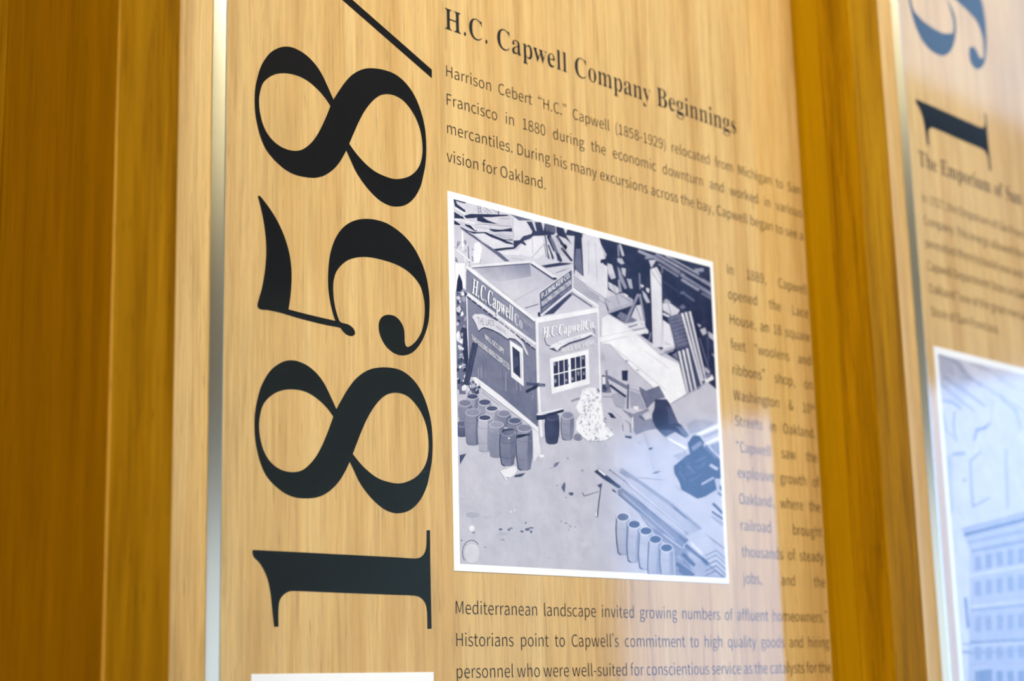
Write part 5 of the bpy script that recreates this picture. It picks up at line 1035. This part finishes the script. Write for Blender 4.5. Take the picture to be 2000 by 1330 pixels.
for cx, cy, bx, yb in ((570, 400, 575, 885), (717, 495, 705, 985), (868, 580, 855, 1075), (990, 690, 975, 1240), (1135, 800, 1150, 1300)):
    A.barrel(cx, cy, 86, 56, yb, (.70, .62), .16 if cx != 570 else .3, .12, bx)
A.poly(.72, (680, 290), (780, 350), (770, 440), (690, 440))
# --- shop
A.tile(*T3)
A.poly((.42, .34), (265, 60), (1170, 765), (1200, 1820), (385, 1200), (345, 1110), (300, 1100), (293, 860))
for k in range(26):
    x = rnd.uniform(420, 1150); y0 = 760 + (x - 400) * .35 + rnd.uniform(60, 260)
    A.line(rnd.choice((.36, .48, .5, .32)), rnd.uniform(6, 20), (x, y0), (x + rnd.uniform(-8, 8), y0 + rnd.uniform(90, 260)))
A.line(.92, 14, (272, 55), (285, 500), (293, 870))
A.poly(.94, (345, 1110), (395, 1110), (700, 1340), (1200, 1760), (1205, 1825), (1080, 1720), (385, 1190)); A.line(.25, 5, (470, 1300), (700, 1480))
A.poly(.46, (262, 0), (270, -300), (640, 10), (1160, 390), (1168, 690), (330, 30))
A.line(.94, 34, (255, -10 + 20), (1168, 680)); A.line(.55, 4, (300, -250), (1160, 395)); A.line(.05, 17, (275, 62), (1165, 755))
for k in range(12):
    x = 340 + k * 70
    A.oval(.9, x, 105 + k * 54.5, 8, 9, 7)
A.poly((.70, .84), (350 - 0, -320), (1095, -380), (1975, 200), (1900, 250), (1165, 350)); A.poly((.45, .72), (360, -315), (1090, -372), (1110, -200), (700, -130), (540, -160))
A.line(.9, 34, (340, -330), (1100, -390)); A.line(.15, 11, (345, -308), (1095, -368)); A.line(.92, 38, (1115, -385), (1990, 190)); A.line(.12, 20, (1105, -360), (1400, -160)); A.line(.12, 15, (1625, 10), (1900, 195))
A.line(.95, 40, (265, -330), (1160, 370)); A.line(.3, 4, (300, -260), (1160, 408)); A.line(.55, 6, (890, 120), (1200, -50)); A.line(.25, 11, (1030, 212), (1205, 160)); A.oval(.15, 1410, -170, 36, 18)
for k in range(3):
    A.line(.3, 5, (1700 + k * 70, -30 - k * 20), (2010 + k * 60, 190 - k * 30))
# builder's board standing on the roof
A.poly(.14, (1265, 305), (1610, 20), (1645, 40), (1400, 285)); A.poly(.05, (1195, 270), (1235, 255), (1230, 325), (1195, 320))
A.poly(.93, (1208, 10), (1650, -310), (1650, -30), (1228, 308)); A.poly(.27, (1216, 18), (1638, -290), (1638, -40), (1230, 296))
bold(.99, SANS, 'P.J.WALKER CO.', ((1235, 25), (1615, -262), (1615, -195), (1240, 90)))
bold(.97, SANS, 'BUILDING CONSTRUCTION', ((1240, 130), (1625, -165), (1625, -100), (1243, 190)))
A.text(.8, SANS, 'COMPLETED', ((1250, 225), (1350, 150), (1350, 180), (1252, 258)))
A.text(.8, SANS, 'THIS BUILDING', ((1480, 40), (1625, -70), (1625, -45), (1480, 68)))
# front wall
A.poly((.74, .76), (1165, 400), (1965, 265), (2005, 1330), (2015, 1420), (1235, 1900))
A.poly(.95, (1160, 345), (1980, 205), (1990, 262), (1180, 410)); A.line(.95, 32, (1182, 380), (1200, 1190), (1240, 1880)); A.line(.95, 20, (1975, 240), (2010, 1400)); A.line(.6, 5, (1200, 410), (1960, 278))
SH = ((1238, 470), (1925, 350), (1940, 465), (1255, 600))
A.text(.25, SERIF, 'H.C.CapwellCo.', [(x - 7, y + 9) for x, y in SH], .35)
bold(1.0, SERIF, 'H.C.CapwellCo.', SH, .35, 7)
A.line(.2, 12, (1290, 560), (1285, 630), (1310, 690), (1355, 700)); A.line(.95, 10, (1300, 560), (1297, 630), (1320, 680), (1360, 690))
A.poly(.12, (1335, 738), (1400, 730), (1445, 775), (1490, 720), (1600, 660), (1800, 600), (1890, 560), (1950, 605), (1900, 575), (1810, 620), (1610, 680), (1505, 740), (1447, 782))
A.poly(.93, (1370, 695), (1480, 640), (1700, 570), (1890, 520), (1925, 555), (1950, 600), (1890, 550), (1800, 592), (1600, 650), (1490, 710), (1445, 765), (1410, 720), (1340, 730))
A.text(.5, SANS, 'THE LACE HOUSE', ((1440, 665), (1760, 565), (1760, 600), (1440, 705)))
A.line(.2, 9, (1905, 480), (1930, 500), (1930, 545))
A.text(.3, SANS, 'WILL BE HERE', ((1485, 735), (1930, 630), (1935, 690), (1495, 802)))
bold(.99, SANS, 'WILL BE HERE', ((1490, 728), (1935, 622), (1940, 680), (1500, 792)))
A.poly(.97, (1345, 870), (1852, 750), (1867, 1195), (1370, 1328)); A.poly(.08, (1395, 915), (1808, 820), (1816, 1135), (1405, 1243)); A.line(.6, 4, (1345, 870), (1370, 1328))
for u, w_ in ((.16, 9), (.33, 9), (.50, 34), (.69, 9), (.86, 9)):
    A.line(.96, w_, (1395 + 413 * u, 915 - 95 * u), (1405 + 411 * u, 1243 - 108 * u))
A.line(.96, 14, (1399, 1078), (1812, 978)); 
for x, y, w_, h_ in ((1410, 940, 30, 50), (1420, 1160, 34, 60), (1560, 1150, 40, 40), (1640, 1130, 40, 40), (1720, 1060, 30, 60), (1780, 860, 30, 40), (1590, 960, 24, 40), (1790, 1060, 24, 50)):
    A.oval(.5, x, y, w_ * .5, h_ * .5, 8)
# side wall lettering
A.text(.15, SERIF, 'H.C.Capwell', ((325, -185), (850, 195), (860, 395), (322, 20)), .25)
bold(1.0, SERIF, 'H.C.Capwell', ((335, -192), (860, 188), (870, 385), (332, 12)), .25)
A.text(.97, SERIF, 'Co', ((880, 260), (985, 335), (1000, 490), (890, 410)), .1)
A.text(.85, SANS, 'THE LACE', ((1000, 340), (1130, 430), (1130, 475), (1005, 390))); A.text(.8, SANS, 'HOUSE', ((1000, 480), (1080, 540), (1085, 560), (1005, 520)))
RIB = [(340, 330), (370, 290), (480, 290), (580, 335), (700, 395), (900, 555), (1000, 650), (1060, 780), (1070, 835), (1040, 800), (980, 680), (900, 612), (830, 598), (800, 612), (700, 540), (600, 490), (500, 458), (460, 474), (425, 508), (390, 415)]
A.poly(.08, *[(x + 2, y + 15) for x, y in RIB]); A.poly(.84, *RIB)
A.text(.12, SANS, 'THE LACE', ((405, 330), (625, 375), (640, 445), (412, 425))); A.text(.15, SANS, 'HOUSE', ((650, 430), (780, 500), (785, 550), (655, 470)))
A.text(.2, SANS, 'WILL OCCUPY', ((492, 548), (742, 745), (748, 822), (500, 612))); bold(.97, SANS, 'WILL OCCUPY', ((497, 543), (747, 738), (753, 815), (505, 606)))
A.text(.2, SANS, 'THIS BUILDING WHEN COMPLETED', ((325, 560), (815, 945), (822, 1030), (332, 630))); bold(.95, SANS, 'THIS BUILDING WHEN COMPLETED', ((330, 553), (820, 938), (827, 1022), (338, 624)))
A.poly(.95, (830, 630), (1000, 740), (1012, 1228), (850, 1105)); A.poly(.08, (862, 705), (958, 782), (970, 1125), (876, 1042)); A.line(.4, 5, (975, 790), (985, 1120)); A.poly(.2, (880, 860), (940, 840), (945, 960), (885, 1000))
A.line(.22, 40, (1045, 1192), (1290, 1217)); A.line(.6, 6, (1200, 1195), (1290, 1235)); A.line(.05, 38, (1040, 1300), (1190, 1222))
# rubble left of the shop
A.poly(.35, (135, 0), (262, 30), (275, 500), (295, 870), (240, 1200), (260, 1330), (150, 1330))
for k in range(70):
    x, y = rnd.uniform(150, 262), rnd.uniform(0, 1320)
    r = rnd.uniform(14, 44)
    A.poly(rnd.choice((.08, .2, .55, .8, .95)), *[(x + r * rnd.uniform(.5, 1) * math.cos(q), y + r * rnd.uniform(.6, 1.4) * math.sin(q)) for q in (0, 1.2, 2.3, 3.5, 4.9)])
A.poly(.07, (225, 460), (270, 480), (290, 860), (270, 1000), (215, 780)); A.line(.92, 30, (160, 700), (230, 750))
for k in range(40):
    x, y = rnd.uniform(290, 440), rnd.uniform(1150, 1330)
    r = rnd.uniform(12, 32)
    A.poly(rnd.choice((.15, .3, .6, .9)), *[(x + r * rnd.uniform(.5, 1) * math.cos(q), y + r * rnd.uniform(.6, 1.2) * math.sin(q)) for q in (0, 1.2, 2.3, 3.5, 4.9)])
A.line(.10, 76, (382, 665), (262, 1210)); A.line(.22, 12, (390, 680), (285, 1150)); A.line(.2, 10, (350, 700), (255, 1120))
# --- barrels and stones before the shop
A.tile(*T5)
for cx, cy, rx, ry, yb, body, top in (
        (345, 165, 82, 36, 330, .6, .2), (250, 250, 88, 46, 500, .5, .38), (505, 240, 88, 42, 420, .6, .25), (600, 320, 85, 36, 500, .7, .22), (755, 385, 88, 44, 560, .5, .45), (895, 480, 92, 42, 620, .5, .3),
        (210, 520, 70, 40, 690, .35, .3), (350, 370, 102, 50, 795, .5, .5), (505, 440, 88, 38, 880, .72, .18), (655, 530, 98, 44, 955, .55, .55)):
    A.barrel(cx, cy, rx, ry, yb, (body, body - .12), top)
A.barrel(1020, 575, 104, 50, 1120, (.5, .42), .42, .2); A.poly(.04, (915, 690), (930, 660), (1080, 645), (1095, 670), (1060, 668), (960, 700), (920, 705))
A.barrel(803, 630, 100, 48, 1062, (.34, .4), .34, .15); A.poly(.04, (712, 640), (740, 590), (860, 580), (895, 605), (850, 598), (770, 608)); A.oval(.98, 818, 705, 10, 14, 8)
A.poly(.93, (900, 1060), (700, 1130), (780, 1250), (890, 1180), (930, 1110)); A.poly(.2, (890, 1210), (900, 1180), (1035, 1155), (980, 1200)); A.poly(.5, (760, 1205), (830, 1215), (800, 1230))
A.barrel(1378, 425, 94, 50, 782, (.10, .13), .14); A.barrel(1580, 410, 82, 50, 730, (.56, .5), .5, .3)
A.line(.92, 20, (1180, 395), (1520, 320)); A.line(.06, 34, (1175, 445), (1530, 345)); A.line(.06, 60, (1180, 440), (1300, 430))
A.oval(.42, 1718, 690, 62, 48, 9); A.line(.5, 26, (1625, 225), (1740, 185)); A.line(.42, 50, (1920, 110), (1995, 80))
A.poly((.93, .97), (1770, 80), (1860, 40), (1940, 50), (2000, 150), (2030, 330), (2060, 520), (2180, 660), (2060, 740), (1840, 740), (1690, 600), (1690, 480), (1740, 400), (1690, 300), (1740, 200))
for k in range(120):
    v_ = rnd.random()
    x, y = rnd.uniform(1780 - 90 * v_, 1950 + 190 * v_), 70 + 650 * v_
    r, a_ = rnd.uniform(10, 30), rnd.uniform(-.8, 1.2)
    A.line(rnd.choice((.2, .45, .6, .7)), rnd.uniform(3, 9), (x, y), (x + r * math.cos(a_), y + r * math.sin(a_)), (x + r * 1.5 * math.cos(a_ + .9), y + r * 1.5 * math.sin(a_ + .9)))
for k in range(40):
    v_ = rnd.random()
    A.oval(1.0, rnd.uniform(1800 - 90 * v_, 1940 + 180 * v_), 80 + 630 * v_, rnd.uniform(12, 26), rnd.uniform(10, 20), 7)
A.poly(.18, (180, 925), (268, 903), (185, 1045)); A.poly(.4, (1400, 1060), (1420, 1025), (1480, 1008), (1450, 1065), (1400, 1085)); A.line(.5, 6, (1340, 1100), (1400, 1085)); A.oval(.5, 1585, 965, 14, 10, 8); A.oval(.6, 1775, 1125, 24, 18, 9); A.oval(.98, 1245, 935, 34, 20, 9)
A.poly(.92, (1120, 570), (1200, 640), (1230, 900), (1140, 1010), (1130, 800))
# --- open ground, stains and the pale round stamp
A.tile(*T7)
A.poly(.3, (1540, 5), (1556, 40), (1545, 150), (1520, 120), (1500, 80)); A.poly(.25, (1595, 148), (1650, 142), (1664, 165), (1640, 187), (1605, 178)); A.oval(.1, 1562, 210, 7, 7, 7); A.oval(.1, 1447, 55, 9, 6, 7)
for t_, x, y, rx, ry in ((.35, 713, 625, 26, 16), (.35, 820, 630, 20, 16), (.4, 850, 610, 24, 12), (.35, 990, 652, 26, 14), (.28, 1060, 625, 32, 20), (.35, 1110, 605, 34, 12), (.3, 1108, 655, 16, 20), (.65, 350, 440, 90, 40), (.7, 540, 470, 60, 26),
                         (.72, 780, 515, 60, 8), (.68, 745, 680, 70, 22), (.1, 1040, 540, 8, 14), (.5, 362, 668, 20, 14), (.1, 207, 768, 9, 8), (.15, 1340, 1000, 6, 6), (.6, 515, 858, 22, 12), (.7, 630, 868, 34, 10), (.7, 1275, 585, 20, 14),
                         (.96, 340, 610, 36, 40), (.98, 895, 375, 8, 12), (.98, 850, 395, 8, 12), (.5, 740, 760, 30, 8), (.72, 320, 120, 30, 12), (.7, 230, 235, 46, 14), (.75, 590, 70, 24, 10), (.4, 1560, 545, 26, 8), (.3, 1600, 568, 8, 6), (.4, 1620, 590, 14, 8), (.3, 1680, 592, 9, 7), (.5, 1500, 522, 10, 8), (.4, 1595, 630, 7, 9), (.2, 1690, 393, 5, 5), (.3, 1780, 775, 5, 5), (.75, 1690, 980, 60, 40), (.78, 1830, 820, 80, 40)):
    A.oval(t_, x, y, rx, ry, 11)
ring = [(335 + 118 * math.cos(a_), 925 + 158 * math.sin(a_)) for a_ in [math.radians(140 + 9 * k) for k in range(21)]]
A.line(.12, 8, *ring)
A.oval(.84, 340, 935, 96, 128, 26)
for k in range(48):
    a_ = math.radians(k * 7.5)
    A.oval(.6, 340 + 96 * math.cos(a_), 935 + 128 * math.sin(a_), 3.4, 3.4, 5)


photo(panel1, base1, 0.9608, 1.3350, 0.1014, 0.4281, (0.0068, 0.0052, 0.0060, 0.0062), A, 'white-bordered blue-toned photograph of a small corner shop among timber and barrels')

B = Painter()
B.base = .55
B.tile(480, 1290, 5.263)
B.poly(.1, (700, 212), (1050, 205), (1450, 195), (1450, 600), (500, 700))
B.poly(.7, (1455, 192), (1900, 180), (1900, 500), (1455, 480))
B.poly(.4, (100, 215), (500, 208), (480, 420), (120, 440))
photo(panel1, base1, 0.7545, 0.9358, -0.20, 0.0197, (0.007, 0.006, 0.006, 0.0072), B, 'white-bordered photograph low under the numerals')
sheet(panel1, 0.7134, 1.5052, -0.45, 1.15, GT, base1)

# ------------------------------------------------------------------ glass panel 2 (19..)
base2 = (1.7250, -0.45)
panel2 = empty('information_panel', P(base2[0], 0, base2[1]))
tag(panel2, 'glass panel at the right edge with numerals 19 and a pale photograph of a building', 'sign', 'glass history panels on the wooden wall')
V, F = shape(*ONE)
o1, o2 = on_wall(843, 1178), on_wall(1929.5, 232)
flat('digit', [(x + 1.0135, z + 0.6015) for x, z in V], F, YI, M_INK, panel2, base2)
V, F = shape(*NINE)
flat('digit', V, F, YI, M_INK, panel2, base2)
V, F = set_line(SERIF, 'The Emporium of San Francisco', 0.0198, 1.7640, xs=.93)
flat('heading', [(x, z + 0.6238) for x, z in V], F, YI, M_HEAD, panel2, base2)
for s, z, j in (('In 1927, the Emporium of San Francisco merged with the H.C. Capwell', 0.5775, 1), ('Company. This merge allowed the two companies to grow and', 0.5488, 1),
                ('permitted them to build new and larger stores in Oakland. The', 0.5203, 1), ('Capwell Department Store in Oakland became known across', 0.4917, 1),
                ('Oakland “one of the great mercantile', 0.4632, 1), ('Store of San Francisco.', 0.4346, 0)):
    s = ''.join(c for c in s if c in SANS)
    V, F = set_line(SANS, s, 0.0117, 1.7640)
    flat('text_line', [(x, y + z) for x, y in V], F, YI, M_TEXT, panel2, base2)

D = Painter()
_pp, _pl = D.poly, D.line
D.poly = lambda t, *a: _pp(tuple(.22 + .74 * v for v in t) if isinstance(t, tuple) else .22 + .74 * t, *a)
D.line = lambda t, w, *a: _pl(.22 + .74 * t, w, *a)
D.base = .80
D.tile(1800, 660, 3.91)
D.poly((.55, .7), (120, 120), (300, 180), (380, 330), (300, 520), (150, 480))
for t_, w_, *pts in ((.45, 16, (130, 130), (240, 170), (330, 260), (450, 370)), (.42, 12, (150, 360), (260, 450), (400, 560)), (.4, 14, (170, 300), (320, 400), (480, 520)), (.4, 16, (160, 480), (230, 490), (300, 540)), (.42, 14, (250, 560), (240, 680), (265, 790)),
                     (.3, 18, (520, 650), (480, 690), (420, 700), (400, 780)), (.3, 12, (450, 870), (370, 940), (375, 1080), (390, 1290), (520, 1220)), (.45, 10, (300, 290), (450, 350), (780, 560)), (.4, 22, (230, 890), (330, 880)), (.45, 12, (600, 430), (620, 480), (720, 560), (760, 700)),
                     (.35, 14, (310, 1090), (340, 1080)), (.5, 10, (380, 200), (520, 250), (700, 380)), (.5, 16, (640, 850), (655, 1300)), (.45, 10, (160, 560), (180, 700), (240, 760)), (.5, 8, (540, 480), (530, 640))):
    D.line(t_, w_, *pts)
D.poly(.62, (190, 900), (230, 900), (240, 1330), (210, 1330))
D.tile(1800, 960, 3.595)
D.poly((.62, .5), (280, 262), (900, 90), (900, 1700), (320, 1700), (340, 430))
D.line(.45, 20, (280, 268), (900, 110)); D.line(.12, 26, (295, 305), (900, 150)); D.line(.4, 22, (325, 360), (900, 235)); D.line(.34, 26, (350, 420), (900, 310))
for r, (y0, sl_) in enumerate(((430, -.14), (610, -.12), (860, -.06), (1060, -.03), (1240, 0.0))):
    for c in range(9):
        x = 370 + c * 76
        y = y0 + sl_ * (x - 370) * 1.2
        D.poly(.36 if r < 4 else .2, (x, y + 20), (x + 46, y + 16), (x + 48, y + 120), (x + 3, y + 126))
for y0, y1, t_, w_ in ((590, 490, .78, 22), (835, 780, .3, 14), (810, 750, .8, 12), (1060, 1030, .22, 16), (1135, 1110, .3, 12), (1085, 1060, .8, 10), (1210, 1200, .45, 12)):
    D.line(t_, w_, (340, y0), (900, y1))
D.line(.22, 22, (305, 745), (325, 960)); D.line(.4, 14, (290, 1070), (345, 1075)); D.line(.3, 18, (285, 1125), (345, 1128)); D.poly(.12, (410, 1255), (490, 1245), (492, 1340), (415, 1345))


photo(panel2, base2, 1.7647, 2.45, -0.16, 0.3972, (0.0085, 0.0085, 0.0085, 0.0085), D, 'white-bordered pale blue photograph of a large corniced building behind a bare tree')
sheet(panel2, 1.7250, 2.60, -0.45, 1.15, GT, base2)
